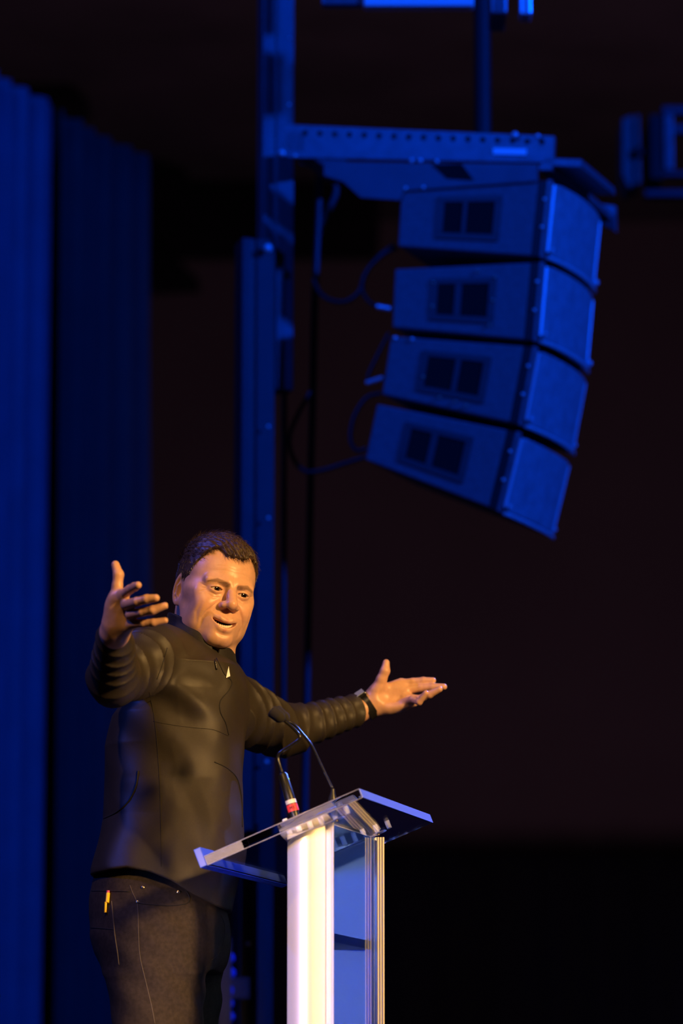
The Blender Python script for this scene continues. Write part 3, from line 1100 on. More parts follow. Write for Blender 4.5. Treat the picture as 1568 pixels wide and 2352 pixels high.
def head_local(x, y, z):
    ax = np.abs(x)
    d = ell(ax, y, z, (0, .020, .038), (.072, .092, .083))
    d = smin(d, ell(ax, y, z, (0, -.022, .036), (.065, .066, .066)), .03)
    d = smin(d, ell(ax, y, z, (0, -.024, -.024), (.064, .060, .074)), .03)
    d = smin(d, ell(ax, y, z, (0, -.028, -.068), (.052, .052, .036)), .025)
    d = smin(d, rc(ax, y, z, (.054, .000, -.036), (.045, -.025, -.072), .014, .016), .025)
    d = smin(d, rc(ax, y, z, (.045, -.025, -.072), (.013, -.070, -.093), .016, .015), .025)
    d = smin(d, ell(ax, y, z, (0, -.076, -.092), (.023, .018, .015)), .016)
    d = smin(d, ell(ax, y, z, (.040, -.066, -.029), (.020, .018, .018)), .022)
    d = smin(d, ell(ax, y, z, (.044, -.048, -.052), (.018, .022, .026)), .022)
    d = smin(d, rc(ax, y, z, (.053, -.052, -.006), (.063, -.02, -.004), .011, .009), .025)
    d = smin(d, rc(ax, y, z, (.010, -.087, .021), (.046, -.073, .021), .0075, .0065), .016)
    d = smin(d, ell(ax, y, z, (0, -.073, -.060), (.030, .026, .026)), .022)
    # sockets
    d = smax(d, -ell(ax, y, z, (.031, -.101, .005), (.018, .014, .0105)), .012)
    d = smax(d, -ell(ax, y, z, (.016, -.098, .004), (.007, .010, .012)), .010)
    # nose
    n = rc(ax, y, z, (0, -.084, .020), (0, -.098, -.005), .0078, .0095)
    n = smin(n, rc(ax, y, z, (0, -.098, -.005), (0, -.109, -.0215), .0098, .0126), .006)
    n = smin(n, ell(ax, y, z, (.0135, -.098, -.0255), (.0088, .011, .0082)), .007)
    d = smin(d, n, .010)
    d = smax(d, -ell(ax, y, z, (.0075, -.104, -.0345), (.0045, .0065, .0038)), .003)
    # lids
    lid = np.sqrt((ax - EX) ** 2 + (y - EY) ** 2 + (z - EZ) ** 2) - (ER + .0022)
    d = smin(d, lid, .006)
    hh = .0037 * (1 - ((ax - EX) / .0128) ** 2) - .00
    op = np.maximum(np.abs(z - EZ + .0003) - hh, y - EY)
    op = np.maximum(op, np.sqrt((ax - EX) ** 2 + (z - EZ) ** 2) - .016)
    d = smax(d, -op, .0012)
    # lips, mouth
    mz_ = z - mouthz(x)
    lip = rc(ax, y, mz_, (0, -.0990, -.0575), (.012, -.0970, -.0565), .0030, .0030)
    lip = smin(lip, rc(ax, y, mz_, (.012, -.0970, -.0565), (.033, -.078, -.0615), .0030, .0014), .003)
    lo_ = rc(ax, y, mz_, (0, -.0955, -.0765), (.012, -.0930, -.0755), .0046, .0044)
    lo_ = smin(lo_, rc(ax, y, mz_, (.012, -.0930, -.0755), (.033, -.078, -.0630), .0044, .0014), .003)
    d = smin(d, smin(lip, lo_, .001), .0055)
    d = smax(d, -ell(ax, y, mz_, (0, -.096, -.0672), (.0290, .024, .0050)), .0025)
    # furrows
    fr_ = np.clip((-.02 - y) / .02, 0, 1)
    g_ = groove(ax, z, [(.0205, -.020), (.029, -.030), (.0390, -.043), (.0450, -.060), (.0430, -.080)], .0034, .0023)
    g_ = g_ + groove(ax, z, [(.0555, -.030), (.0570, -.050), (.0520, -.072)], .0032, .0012)
    g_ = g_ + groove(ax, z, [(.0165, EZ + .006), (.030, EZ + .0085), (.044, EZ + .005)], .0014, .0011)
    g_ = g_ + groove(ax, z, [(.0185, EZ - .008), (.030, EZ - .0125), (.043, EZ - .009)], .0018, .0011)
    g_ = g_ + groove(ax, z, [(.0205, EZ - .015), (.033, EZ - .0205), (.047, EZ - .015)], .0020, .0008)
    g_ = g_ + groove(ax, z, [(0, -.040), (0, -.050)], .0026, .0012)
    g_ = g_ + groove(ax, mz_, [(-.016, -.0875), (.016, -.0875)], .0050, .0028)
    for hz in (.044, .053):
        g_ = g_ + groove(ax, z, [(-.002, hz), (.020, hz + .002), (.038, hz - .001)], .0011, .0005)
    for dz in (-.006, .000, .006):
        g_ = g_ + groove(ax, z, [(.049, EZ - .003 + dz * .5), (.0600, EZ - .004 + dz * 1.5)], .0011, .0008)
    d = d + g_ * fr_
    # ears
    ca, sa = math.cos(math.radians(28)), math.sin(math.radians(28))
    ex, ey, ez = ax - .0640, y - .010, z + .004
    u = ey * ca - ex * sa * -1.0          # along the ear
    v = ex * ca - ey * sa                 # outwards
    u = ey * ca + ex * sa
    u = u - .010
    uz = ez + .10 * u
    rr = np.sqrt((u / .0150) ** 2 + (uz / .0325) ** 2)
    ear = np.maximum((rr - 1) * .0150, np.abs(v) - .0028)
    uz = z + .006 + .10 * u
    rim = np.sqrt(((rr - .88) * .0150) ** 2 + (v - .0035) ** 2) - .0030
    ear = smin(ear, rim, .0025)
    ear = smax(ear, -ell(u, v, uz, (-.002, .0065, -.002), (.0065, .0066, .015)), .002)
    ear = smin(ear, chain(u, v, uz, [(.000, .002, .018), (.0055, .004, .008), (.0050, .004, -.010), (-.001, .003, -.018)], [.0016, .0022, .0024, .0026], .002), .002)
    ear = smin(ear, ell(u, v, uz, (-.006, .002, -.025), (.0070, .0040, .0085)), .003)
    ear = smin(ear, ell(u, v, uz, (-.0115, .003, -.004), (.004, .004, .006)), .003)
    d = smin(d, smax(ear, -(ax - .052), .004), .004)
    return d


NB = P(452, 1500, .02)
NT = P(470, 1410, .01)


def head_world(x, y, z):
    d = head_local(*to_head(x, y, z)) * HS
    nk = rc(x, y, z, NB, NT, .058, .053)
    nk = smin(nk, rc(x, y, z, P(440, 1500, .03), P(451, 1365, .03), .043, .043), .02)
    # throat below the chin, towards the front
    nk = smin(nk, rc(x, y, z, P(497, 1500, -.02), P(478, 1440, -.02), .040, .040), .02)
    return smin(d, nk, .018)


HV, HF = surface(head_world, HC_ - np.array([.15, .16, .25]), HC_ + np.array([.15, .16, .15]), .0015)


def skin_tint(V, kind):
    base = np.array([.64, .36, .235])
    c = np.tile(base, (len(V), 1))
    if kind == 'head':
        x, y, z = to_head(V[:, 0], V[:, 1], V[:, 2])
        ax = np.abs(x)

        def blend(mask, colr):
            m_ = np.clip(mask, 0, 1)[:, None]
            c[:] = c * (1 - m_) + np.array(colr) * m_
        mz_ = z - mouthz(x)
        # cheeks and nose a little redder
        blend(.35 * np.exp(-(((ax - .042) / .02) ** 2 + ((z + .03) / .02) ** 2)) * (y < -.03), (.66, .30, .20))
        blend(.30 * np.exp(-((ax / .015) ** 2 + ((z + .03) / .012) ** 2)) * (y < -.09), (.66, .30, .20))
        # beard shadow
        blend(.22 * (z < -.045) * (y < -.01) * (1 - np.exp(-((ax / .03) ** 2))), (.40, .26, .20))
        # lips
        lu = rc(ax, y, mz_, (0, -.0990, -.0575), (.033, -.078, -.0615), .0038, .0018)
        ll = rc(ax, y, mz_, (0, -.0955, -.0765), (.033, -.078, -.0630), .0054, .0018)
        blend(.75 * (1 - np.clip(np.minimum(lu, ll) / .0016, 0, 1)), (.52, .20, .16))
        # inside of the mouth
        blend(((np.abs(mz_ + .068) < .006) & (y > -.0905 + 26 * ax * ax) & (y < -.04) & (ax < .026)).astype(float), (.10, .02, .02))
        # brows
        br = rc(ax, np.full_like(y, 0), z, (.012, 0, .0165), (.034, 0, .0220), .0034, .0032)
        br = np.minimum(br, rc(ax, np.full_like(y, 0), z, (.034, 0, .0220), (.050, 0, .0165), .0030, .0010))
        st = .5 + .5 * np.sin(x * 4200 + z * 2600)
        blend((1 - np.clip(br / .0022, 0, 1)) * (y < -.03) * (.50 + .35 * st), (.16, .09, .055))
        # lash line
        hh = .0037 * (1 - ((ax - EX) / .0128) ** 2)
        ll_ = np.abs((z - EZ) - hh - .0004)
        blend((1 - np.clip(ll_ / .0014, 0, 1)) * (np.abs(ax - EX) < .0128) * (y < -.06) * .7, (.10, .05, .03))
    return c


# ---- hands
def ch(pts):
    return [P(*p) for p in pts]


# near (raised) hand
ny = -.60
W1 = P(264, 1452, -.567)
thumb1 = ch([(262, 1418, ny), (266, 1375, ny - .015), (269.5, 1345, ny - .02), (272, 1320, ny - .022), (265, 1297, ny - .018)])
idx1 = ch([(268, 1392, ny + .0), (283, 1366, ny - .035), (298, 1354, ny - .065), (309, 1348, ny - .083), (317, 1344, ny - .10)])
mid1 = ch([(276, 1405, ny + .0), (291, 1389, ny - .04), (315, 1382, ny - .075), (337, 1376, ny - .09), (358, 1373.5, ny - .10)])
rin1 = ch([(280, 1420, ny + .01), (299, 1412, ny - .035), (326, 1406, ny - .065), (351, 1401, ny - .08), (379, 1391.5, ny - .085)])
pin1 = ch([(278, 1437, ny + .02), (301, 1433, ny - .02), (329, 1431.5, ny - .045), (353, 1430, ny - .055), (379, 1425, ny - .06)])


def hand1(x, y, z):
    pm_ = rc(x, y, z, W1, idx1[0], .026, .021)
    pm_ = smin(pm_, rc(x, y, z, idx1[0], idx1[1], .017, .0115), .012)
    pm_ = smin(pm_, rc(x, y, z, W1, mid1[1], .027, .0115), .012)
    pm_ = smin(pm_, rc(x, y, z, W1, rin1[1], .026, .0110), .012)
    pm_ = smin(pm_, rc(x, y, z, P(272, 1448, -.585), pin1[1], .022, .0105), .012)
    th = smin(rc(x, y, z, P(262, 1430, ny + .01), thumb1[1], .022, .0145), chain(x, y, z, thumb1[1:], [.0140, .0104, .0104, .0080], .004), .006)
    d = smin(pm_, th, .014)
    # hollow of the palm
    d = smax(d, -ell(x, y, z, P(281, 1420, ny - .045), (.014, .018, .026)), .016)
    for f_, r_ in ((idx1, (.0105, .0090, .0088, .0072)), (mid1, (.0108, .0092, .0090, .0074)), (rin1, (.0104, .0088, .0086, .0070)), (pin1, (.0096, .0080, .0076, .0062))):
        d = smin(d, chain(x, y, z, f_[1:], r_, .003), .0045)
    d = smin(d, rc(x, y, z, W1, P(262, 1500, -.475), .0245, .026), .012)
    return d


H1V, H1F = surface(hand1, P(225, 1545, -.40) - np.array([0, .34, .02]), P(400, 1275, -.45) + np.array([0, .03, .03]), .0015)

# far (extended) hand
fy = .49
W2 = P(850, 1618, fy)
thumb2 = ch([(868, 1585, fy - .015), (876, 1560, fy - .025), (884, 1541, fy - .03), (886.5, 1522, fy - .03)])
idx2 = ch([(921, 1571, fy), (948, 1566.5, fy - .005), (972, 1564, fy - .01), (994, 1563, fy - .015)])
mid2 = ch([(930, 1585, fy - .005), (966, 1579.5, fy - .012), (993, 1578, fy - .02), (1019, 1577.5, fy - .028)])
rin2 = ch([(930, 1602, fy - .012), (962, 1606, fy - .028), (986, 1595, fy - .045), (1009, 1583, fy - .055)])
pin2 = ch([(922, 1615, fy - .018), (947, 1606, fy - .045), (962, 1612, fy - .065), (978, 1592, fy - .078)])


def hand2(x, y, z):
    d = rc(x, y, z, P(862, 1600, fy), idx2[0], .022, .0135)
    d = smin(d, rc(x, y, z, P(866, 1608, fy), mid2[0], .026, .0135), .012)
    d = smin(d, rc(x, y, z, P(868, 1616, fy), rin2[0], .024, .0135), .012)
    d = smin(d, rc(x, y, z, P(870, 1622, fy), pin2[0], .020, .0130), .012)
    d = smin(d, rc(x, y, z, P(885, 1625, fy - .005), P(925, 1620, fy - .012), .014, .012), .014)
    d = smin(d, rc(x, y, z, P(895, 1624, fy - .012), P(950, 1613, fy - .030), .0135, .0105), .012)
    th = smin(rc(x, y, z, P(866, 1600, fy - .008), thumb2[0], .022, .0165), chain(x, y, z, thumb2, [.0165, .0120, .0110, .0078], .004), .008)
    d = smin(d, th, .014)
    d = smax(d, -ell(x, y, z, P(903, 1598, fy - .032), (.030, .014, .016)), .014)
    for f_, r_ in ((idx2, (.0110, .0092, .0088, .0070)), (mid2, (.0112, .0094, .0088, .0072)), (rin2, (.0108, .0090, .0086, .0070)), (pin2, (.0096, .0082, .0078, .0066))):
        d = smin(d, chain(x, y, z, f_, r_, .003), .004)
    d = smin(d, rc(x, y, z, P(862, 1613, fy), P(820, 1634, fy - .01), .0255, .028), .012)
    return d


H2V, H2F = surface(hand2, P(795, 1690, fy) - np.array([0, .14, 0]), P(1040, 1495, fy) + np.array([0, .06, 0]), .0016)


# ---- clothes
pys = np.array([1482, 1500, 1516, 1530, 1540, 1600, 1650, 1720, 1800, 1880, 1950, 2000, 2050, 2110])
bks = np.array([412, 394, 371, 348, 325, 292, 258, 241, 240, 240, 222, 209, 205, 204])
fts = np.array([486, 500, 515, 534, 549, 559, 561, 561, 561, 561, 557, 549, 541, 533])
dep = np.array([.070, .095, .122, .150, .178, .188, .186, .178, .168, .168, .172, .176, .178, .176])
tz = np.array([P(400, a, 0)[2] for a in pys])[::-1]
tb = np.array([P(b, a, 0)[0] for a, b in zip(pys, bks)])[::-1]
tf = np.array([P(b, a, 0)[0] for a, b in zip(pys, fts)])[::-1]
td = dep[::-1]

SN, EN, WN = P(350, 1512, -.15), P(260, 1560, -.38), P(264, 1449, -.555)
SF, EF, WF = P(528, 1628, .18), P(648, 1680, .40), P(824, 1629, .49)


def stack(x, y, z, zz, b, f, dp_, e=2.3):
    cx = np.interp(z, zz, (b + f) / 2)
    a = np.interp(z, zz, (f - b) / 2)
    q = np.interp(z, zz, dp_)
    r = (np.abs((x - cx) / a) ** e + np.abs(y / q) ** e) ** (1 / e)
    d = (r - 1) * np.minimum(a, q)
    return np.maximum(smax(d, z - zz[-1], .035), zz[0] - z)


def crease(t, fr, ph, am):
    return ((1 - np.abs(np.sin(t * fr * .5 + ph))) ** 1.5 - .35) * am


def arm_t(x, y, z, a, b):
    ba = b - a
    return ((x - a[0]) * ba[0] + (y - a[1]) * ba[1] + (z - a[2]) * ba[2]) / (ba @ ba)


hemx = np.array([P(a, 2030, 0)[0] for a in (190, 300, 350, 400, 450, 500, 535, 560)])
hemz = np.array([P(300, a, 0)[2] for a in (2016, 2006, 2016, 2036, 2066, 2088, 2099, 2104)])


def pull_base(x, y, z):
    d = stack(x, y, z, tz, tb, tf, td)
    # shoulders and trapezius
    d = smin(d, rc(x, y, z, SN + np.array([.015, .03, -.005]), P(500, 1592, .15), .068, .056), .05)
    d = smin(d, rc(x, y, z, P(345, 1494, -.12), P(415, 1512, .07), .050, .052), .04)
    d = smin(d, rc(x, y, z, P(500, 1568, .12), P(450, 1530, .07), .056, .054), .04)
    # chest
    d = smin(d, ell(x, y, z, P(498, 1612, -.02), (.070, .13, .090)), .03)
    return d


def pullover(x, y, z):
    d = pull_base(x, y, z)
    # torso folds
    d = d + .0045 * nz(x, y, z * 1.4, 14) + .0015 * nz(x, y, z, 42)
    # drag folds from the armpit across the chest
    u = (x - SN[0]) * .80 - (z - SN[2]) * .60
    v = (x - SN[0]) * .60 + (z - SN[2]) * .80
    d = d + .0060 * np.sin(v * 62 + 2.0 * nz(x, y, z, 9)) * np.exp(-((u - .13) / .09) ** 2) * np.exp(-((v + .04) / .10) ** 2)
    # near sleeve
    t1 = arm_t(x, y, z, SN, EN)
    up1 = rc(x, y, z, SN, EN, .068, .050)
    up1 = up1 - crease(t1 + (z - SN[2]) * 1.2, 30, 1.6 * nz(x, y, z, 13), .016) * np.exp(-((t1 - .5) / .42) ** 2) + .0015 * nz(x, y, z, 45)
    t2 = arm_t(x, y, z, EN, WN)
    fo1 = rc(x, y, z, EN, WN, .052, .0335)
    fo1 = fo1 - crease(t2, 26, 2.8 * nz(x, y, z, 13), .0055) + .0012 * nz(x, y, z, 60)
    fo1 = smax(fo1, ((t2 - 1.0) * .2 + (x - WN[0]) * .35), .004)
    ar = smin(up1, fo1, .022)
    d = smin(d, ar, .020)
    # far sleeve
    t3 = arm_t(x, y, z, SF, EF)
    up2 = rc(x, y, z, SF, EF, .076, .054)
    up2 = up2 - crease(t3 + (z - EF[2]) * 3, 20, 3.4 * nz(x, y, z, 11), .012) + .0015 * nz(x, y, z, 50)
    t4 = arm_t(x, y, z, EF, WF)
    fo2 = rc(x, y, z, EF, WF, .053, .036)
    fo2 = fo2 - crease(t4 - (z - EF[2]) * 1.6, 40, 3.8 * nz(x, y, z, 13), .0100) * (.55 + .45 * nz(x, y, z, 9)) + .001 * nz(x, y, z, 60)
    fo2 = smax(fo2, (t4 - .985) * .2, .004)
    d = smin(d, smin(up2, fo2, .03), .022)
    # hem
    hz = np.interp(x, hemx, hemz) + .02 * np.clip(y / .18, -1, 1) * 0
    d = smax(d, hz - z, .004)
    # hollow for the neck and sleeves' ends
    d = smax(d, -rc(x, y, z, NB, NT + (NT - NB) * .6, .062, .060), .004)
    d = smax(d, -rc(x, y, z, WN + (EN - WN) * .25, WN + (WN - EN) * .5, .0285, .0285), .002)
    d = smax(d, -rc(x, y, z, WF + (EF - WF) * .12, WF + (WF - EF) * .4, .0305, .0305), .002)
    return d


PV, PF = surface(pullover, (-.66, -.64, .93), (.12, .58, 1.62), .0026)

# jeans
jy = np.array([1980, 2030, 2060, 2100, 2150, 2190, 2230])
jb = np.array([222, 212, 206, 203, 207, 220, 240])
jf = np.array([525, 524, 522, 520, 519, 512, 500])
jd = np.array([.150, .160, .166, .170, .172, .172, .168])
jz = np.array([P(300, a, 0)[2] for a in jy])[::-1]
jB = np.array([P(b, a, 0)[0] for a, b in zip(jy, jb)])[::-1]
jF = np.array([P(b, a, 0)[0] for a, b in zip(jy, jf)])[::-1]
hipN, kneeN, ankN = P(352, 2150, -.085), np.array([P(365, 2352, -.1)[0] + .01, -.10, .50]), np.array([-.405, -.09, .09])
hipF, kneeF, ankF = P(410, 2150, .10), np.array([P(420, 2352, .1)[0] - .01, .12, .50]), np.array([-.36, .13, .09])


def jeans(x, y, z):
    d = stack(x, y, z, jz, jB, jF, jd[::-1], 2.2)
    lg = smin(rc(x, y, z, hipN, kneeN, .112, .076), rc(x, y, z, kneeN, ankN, .076, .055), .03)
    lf = smin(rc(x, y, z, hipF, kneeF, .100, .074), rc(x, y, z, kneeF, ankF, .074, .055), .03)
    lg = lg + .0018 * np.sin((z + x * .9) * 85 + 2.5 * nz(x, y, z, 10)) + .0015 * nz(x, y, z, 40)
    lf = lf + .0022 * np.sin((z - x * .6) * 90 + 2.6 * nz(x, y, z, 12)) + .0015 * nz(x, y, z, 40)
    d = d + .0028 * np.sin((z + x * 1.3) * 60 + 2.4 * nz(x, y, z, 8)) * np.clip((jz[-2] - z) * 8, 0, 1)
    d = smin(d, lg, .03)
    d = smin(d, lf, .012)
    # fly bulge
    d = smin(d, ell(x, y, z, P(490, 2170, -.0), (.035, .05, .06)), .03)
    return np.maximum(d, .085 - z)


JV, JF_ = surface(jeans, (-.62, -.25, .07), (-.16, .28, 1.06), .004)


# ---- body under the clothes, joined to head and hands as one mesh
def core(x, y, z):
    d = stack(x, y, z, tz, tb + .03, tf - .03, td - .03)
    d = smin(d, rc(x, y, z, SN, P(510, 1560, .15), .045, .045), .03)
    d = smin(d, rc(x, y, z, NB - np.array([0, 0, .05]), NB, .06, .056), .03)
    d = smin(d, chain(x, y, z, [SN, EN, WN], [.045, .036, .024], .01), .02)
    d = smin(d, chain(x, y, z, [SF, EF, WF], [.050, .038, .026], .01), .02)
    d = smin(d, chain(x, y, z, [hipN, kneeN, ankN], [.085, .055, .038], .01), .03)
    d = smin(d, chain(x, y, z, [hipF, kneeF, ankF], [.080, .055, .038], .01), .01)
    return d


CV, CF = surface(core, (-.68, -.62, .03), (.12, .60, 1.56), .011)
V_ = np.concatenate([HV, H1V, H2V, CV])
n1, n2, n3 = len(HV), len(HV) + len(H1V), len(HV) + len(H1V) + len(H2V)
F_ = np.concatenate([HF, H1F + n1, H2F + n2, CF + n3])
T_ = np.concatenate([skin_tint(HV, 'head'), skin_tint(H1V, 'h'), skin_tint(H2V, 'h'), skin_tint(CV, 'h')])
mk('body', V_, F_, 'skin', per, smooth=True, tint=T_)
mk('pullover', PV, PF, 'knit', per, smooth=True)
pull = bpy.data.objects['pullover']
mk('jeans', JV, JF_, 'denim', per, smooth=True)
jn = bpy.data.objects['jeans']


# ---- collar
CB, CT = P(455, 1545, -.01), P(464, 1405, -.005)
ca_ = unit(CT - CB)
fz = unit(np.array([math.sin(math.radians(27)), -math.cos(math.radians(27)), 0]))
cs_ = unit(np.cross([0, 0, 1], fz))
rimn = unit(P(540, 1494, -.03) - P(398, 1420, .0))       # direction of the rim in the picture plane
rimN = unit(np.cross(rimn, [0, 1.0, 0]))
if rimN[2] < 0:
    rimN = -rimN
RP = P(398, 1418, .0)


def collar(x, y, z):
    t = np.clip(arm_t(x, y, z, CB, CT), 0, 1)
    cx = CB[0] + (CT[0] - CB[0]) * t
    cy = CB[1] + (CT[1] - CB[1]) * t
    cz = CB[2] + (CT[2] - CB[2]) * t
    r = np.sqrt((x - cx) ** 2 + ((y - cy) * .88) ** 2 + ((z - cz) * .5) ** 2)
    rad = .079 - .011 * t
    d = np.abs(r - rad) - .0035
    d = d + .0016 * np.sin(z * 95 + 2 * nz(x, y, z, 20))
    d = smax(d, (x - RP[0]) * rimN[0] + (y - RP[1]) * rimN[1] * .0 + (z - RP[2]) * rimN[2] - .003, .004)
    # open notch at the front
    q = (x - cx) * cs_[0] + (y - cy) * cs_[1]
    fwd = (x - cx) * fz[0] + (y - cy) * fz[1]
    zb = P(505, 1524, 0)[2]
    notch = np.maximum(np.abs(q) - .30 * np.clip(z - zb, 0, .06) - .001, -fwd)
    d = smax(d, -notch, .003)
    d = np.maximum(d, -(z - CB[2]))
    return d


KV, KF = surface(collar, P(452, 1545, 0) - np.array([.11, .11, .0]), P(452, 1380, 0) + np.array([.12, .11, .02]), .0022)
mk('collar', KV, KF, 'knit_plain', pull, smooth=True)
ORG_PULL = ORG[pull.name]


# ---- seams, zip, print
def onto(f, pts, r, name, m, parent, off=.0, n=8):
    path = hits(f, pts, off=off)
    if len(path) > 2:
        return G().tube(path, r, n).mk(name, m, parent, smooth=True)


onto(pullover, [(497, 1512), (506, 1530), (516, 1549), (532, 1565), (526, 1585), (506, 1610), (506, 1635), (518, 1660), (525, 1688)], .0012, 'zip', 'seam', pull)
onto(pullover, [(384, 1488), (376, 1515), (368, 1540), (360, 1560)], .0008, 'seam', 'seam', pull)
onto(pullover, [(352, 1657), (400, 1666), (450, 1672), (490, 1676), (524, 1690)], .0005, 'seam', 'seam', pull)
onto(pullover, [(343, 1590), (354, 1650), (362, 1730), (367, 1820), (369, 1900), (370, 1990)], .0005, 'seam', 'seam', pull)
onto(pullover, [(317, 1770), (312, 1805), (295, 1840), (268, 1865), (238, 1880)], .0014, 'seam', 'seam', pull)
onto(pullover, [(492, 1750), (520, 1763), (543, 1785), (552, 1815), (556, 1850), (556, 1900)], .0012, 'seam', 'seam', pull)
path = hits(pullover, [(494, 1515), (495, 1524), (498, 1538)], off=.002)
G().tube(path, .0016, 8).mk('zip_pull', 'black_metal', pull, smooth=True)
pt = [hit(pullover, a, b) for a, b in ((525, 1530), (528.5, 1553), (519, 1557))]
if all(p is not None for p in pt):
    G().ext([p - unit(ray(523, 1545)) * .004 for p in pt], unit(ray(523, 1545)) * .003).mk('chest_print', 'white_print', pull)

# jeans details
onto(jeans, [(298, 2033), (305, 2052), (314, 2072), (317, 2100), (318, 2150), (322, 2200), (336, 2260), (348, 2310), (356, 2352)], .0007, 'outseam', 'denim_thread', jn)
onto(jeans, [(317, 2074), (350, 2078), (390, 2080), (425, 2076), (435, 2066), (430, 2050), (415, 2036)], .0011, 'pocket_stitching', 'seam', jn)
onto(jeans, [(256, 2070), (260, 2110), (264, 2150), (270, 2190), (273, 2216)], .0010, 'pocket_stitching', 'denim_thread', jn)
onto(jeans, [(508, 2103), (516, 2125), (514, 2160), (502, 2190), (486, 2205)], .0012, 'fly_seam', 'seam', jn)
onto(jeans, [(210, 2046), (240, 2046), (300, 2048)], .0010, 'waistband_seam', 'seam', jn)
onto(jeans, [(204, 2130), (230, 2132), (262, 2135)], .0010, 'pocket_stitching', 'seam', jn)
for (a, b) in ((328, 2039), (409, 2049), (316, 2072)):
    p = hit(jeans, a, b)
    if p is not None:
        nn = unit(CAM - p)
        Rr = np.array(Vector(nn).to_track_quat('Z', 'Y').to_matrix())
        G().ball(p, (.0042, .0042, .0022), R=Rr).mk('rivet', 'rivet', jn, smooth=True)
p0 = [hit(jeans, 248, 2052), hit(jeans, 246, 2074), hit(jeans, 243, 2096)]
tt = unit(ray(246, 2074))
off = tt * .005
pen = thing('pen', tuple(p0[2] - off), 'yellow pen with a pink end clipped in the back pocket of the jeans', 'pen')
G().tube([p0[0] + [0, 0, .006] - off, p0[0] - off], .0034, 12).mk('cap', 'pink', pen, autosm=40)
G().tube([p0[0] - off, p0[1] - off], .0042, 12).mk('barrel', 'yellow', pen, autosm=40)
G().tube([p0[1] - off - [.003, 0, -.002], p0[2] - off * .8 - [.001, 0, 0]], .0026, 10).mk('clip', 'yellow', pen, autosm=40)

# shoes
for k, (ax_x, ax_y) in enumerate(((ankN[0], ankN[1]), (ankF[0], ankF[1]))):
    def shoe(x, y, z, cx=ax_x, cy=ax_y):
        d = rc(x, y, z, (cx, cy, .085), (cx + .02, cy, .05), .045, .045)
        d = smin(d, rc(x, y, z, (cx - .02, cy, .045), (cx + .17, cy, .035), .042, .036), .04)
        return np.maximum(d, .002 - z)
    sv, sf = surface(shoe, (ax_x - .12, ax_y - .08, -.02), (ax_x + .26, ax_y + .08, .18), .005)
    so = mk('shoe', sv, sf, 'leather', per, smooth=True)
    G().abox(ax_x - .065, ax_x + .20, ax_y - .040, ax_y + .040, 0.0, .012).mk('sole', 'black_plastic', so, bevel=.005)

# ---- hair
hry = np.array([-.12, -.075, -.062, -.050, -.030, -.018, -.006, .002, .030, .060, .11])
hrz = np.array([.076, .078, .080, .074, .040, .006, -.008, .020, .010, -.030, -.045])


def hair_local(x, y, z, extra=0.0):
    ax = np.abs(x)
    d = ell(ax, y, z, (0, .020, .038), (.0715, .092, .083))
    d = smin(d, ell(ax, y, z, (0, -.022, .036), (.065, .066, .066)), .03)
    d = smin(d, ell(ax, y, z, (0, .036, -.010), (.058, .058, .068)), .03)
    top = np.clip((z - .05) / .05, 0, 1)
    d = d - (.0026 + .0075 * top + extra)
    # strands combed to the front right
    d = d + .0016 * np.sin((x * .8 + y * .35 + z * .25) * 620 + 3 * nz(x, y, z, 40)) * (0.4 + top) + .0012 * nz(x, y, z, 160)
    # temple recession
    zb = np.interp(y, hry, hrz) + .012 * np.exp(-((ax - .040) / .012) ** 2) * (y < -.03) + .0015 * nz(x * 3, y, z, 120)
    # side hairline by width: fringe keeps lower in the middle
    return smax(d, (zb - z) * .8, .004)


def hair_world(x, y, z):
    return hair_local(*to_head(x, y, z)) * HS


AV, AF = surface(hair_world, HC_ - np.array([.13, .15, .09]), HC_ + np.array([.15, .15, .16]), .0016)
hair = mk('hair', AV, AF, 'hair', per, smooth=True)
# short loose strands over the shell
lx, ly, lz = to_head(AV[:, 0], AV[:, 1], AV[:, 2])
cen = from_head((0, .01, .02))
sel = rng.choice(len(AV), 9500, replace=True)
V, Fc = [], []
dirf = HR @ np.array([.25, -.85, -.15])
for i in sel:
    p_ = AV[i]
    nrm = unit(p_ - cen)
    hz_ = lz[i]
    if hz_ < -.02 or ly[i] < -.088:
        continue
    fl = dirf if hz_ > .06 else HR @ np.array([0, -.25, -.9])
    tdir = unit(fl - nrm * (fl @ nrm) + rng.normal(0, .16, 3))
    ln = (.015 if hz_ > .06 else .007) * rng.uniform(.6, 1.4)
    lift = (.16 if hz_ > .06 else .05) * rng.uniform(.3, 1.6)
    pa = p_ - nrm * .001
    pb = pa + tdir * ln * .5 + nrm * ln * lift
    pc = pa + tdir * ln + nrm * ln * lift * 1.1
    sd = unit(np.cross(tdir, nrm)) * .00030
    n0 = len(V)
    V += [pa + sd, pa - sd, pb + sd * .8, pb - sd * .8, pb + nrm * .0004, pc]
    Fc += [[n0, n0 + 1, n0 + 3, n0 + 2], [n0 + 2, n0 + 3, n0 + 5], [n0 + 1, n0, n0 + 4], [n0 + 2, n0 + 5, n0 + 4], [n0 + 3, n0 + 4, n0 + 5]]
so = mk('loose_strands', V, Fc, 'hair', hair)
so['kind'] = 'stuff'

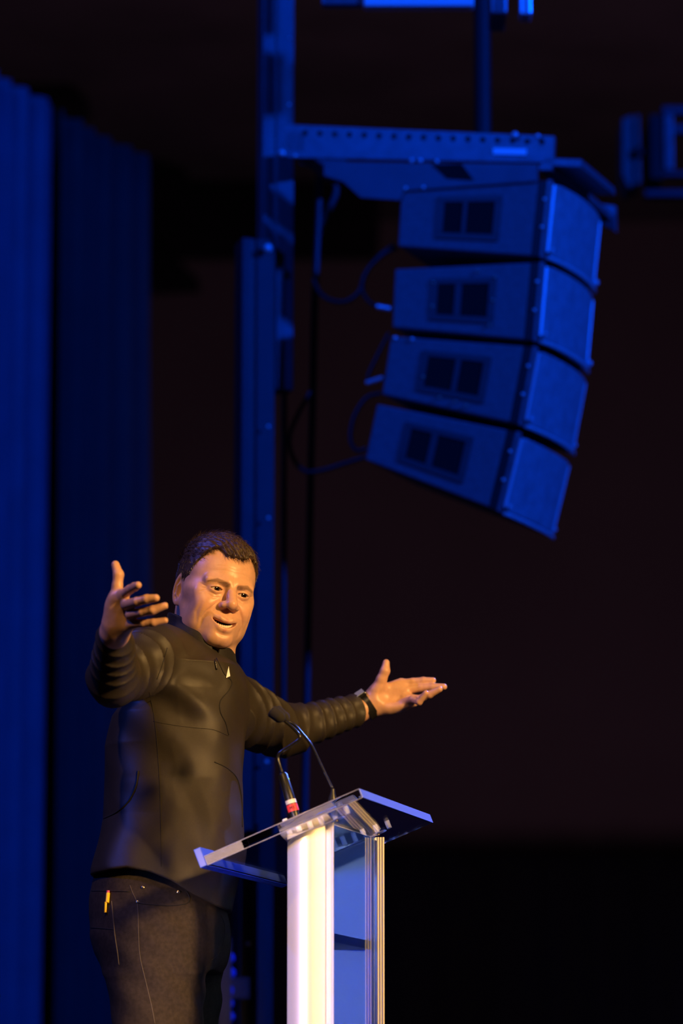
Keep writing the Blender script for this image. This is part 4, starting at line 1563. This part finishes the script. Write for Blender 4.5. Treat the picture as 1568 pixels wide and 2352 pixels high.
# ---- eyes, teeth
gaze = unit(HR @ np.array([.12, -1, .02]))
for s in (-1, 1):
    c_ = from_head((s * EX, EY, EZ))
    r_ = ER * HS
    Rr = np.array(Vector(gaze).to_track_quat('Z', 'Y').to_matrix())
    g = G().ball(c_, r_, 40, 40, R=Rr)
    vv = np.array(g.V) - c_
    an = np.arccos(np.clip(vv @ gaze / np.linalg.norm(vv, axis=1), -1, 1))
    tc_ = np.where(an[:, None] < math.radians(14), np.array([[.004, .003, .003]]),
                   np.where(an[:, None] < math.radians(32), np.array([[.030, .014, .007]]), np.array([[.62, .52, .45]])))
    g.mk('eye', 'eye', per, smooth=True, tint=tc_)
n = 14
g = G()
for i in range(-5, 6):
    xx = (i + .5 * (i > 0) - .5 * (i < 0)) * .0042 if i else 0
    if i == 0:
        continue
    xx = (i - .5 if i > 0 else i + .5) * .0044
    yy = -.0900 + 20 * xx * xx
    g.ball(from_head((xx, yy + .002, -.0700 + mouthz(xx))), (.0029 * HS, .0024, .0044), 12, 8, R=HR)
g.mk('teeth', 'teeth', per, smooth=True)

# ---- watch and cord on the far wrist
wa = unit(P(838, 1626, fy) - P(862, 1610, fy))
wc = P(853, 1617, fy - .002)
wy = unit(np.cross(wa, [0, 0, 1.0]))
wz = unit(np.cross(wy, wa))
if wz[2] < 0:
    wz = -wz


def band(c, r, hw, th, name, m, parent, tw=0.0):
    n = 40
    V, Fc = [], []
    for i in range(n):
        a = 2 * math.pi * i / n
        for (rr, ww) in ((r, -hw), (r + th, -hw), (r + th, hw), (r, hw)):
            V.append(c + (wy * math.cos(a) + wz * math.sin(a)) * rr + wa * (ww + tw * math.sin(a)))
    for i in range(n):
        for j in range(4):
            Fc.append([i * 4 + j, i * 4 + (j + 1) % 4, ((i + 1) % n) * 4 + (j + 1) % 4, ((i + 1) % n) * 4 + j])
    return mk(name, V, Fc, m, parent, autosm=50)


wt = band(P(844, 1622, fy), .0288, .010, .0035, 'watch_strap', 'black_plastic', per, 0)
tp = P(844, 1622, fy) + (wz * .75 - wy * .0) * .034
for s in (1,):
    dirn = unit(wz * .86 + wy * (-.5 if wy[1] > 0 else .5))
    cc_ = P(844, 1622, fy) + dirn * .035
    sd = unit(np.cross(dirn, wa))
    G().box(cc_, wa * .013, sd * .014, dirn * .004).mk('watch_case', 'black_metal', wt, bevel=.003)
    G().box(cc_ + dirn * .0045, wa * .010, sd * .011, dirn * .0006).mk('watch_face', 'watch_reflection', wt)
band(P(858, 1615, fy), .0285, .0015, .0024, 'wrist_cord', 'red_cord', per, .003)
print('verts', len(V_), len(PV), len(JV))
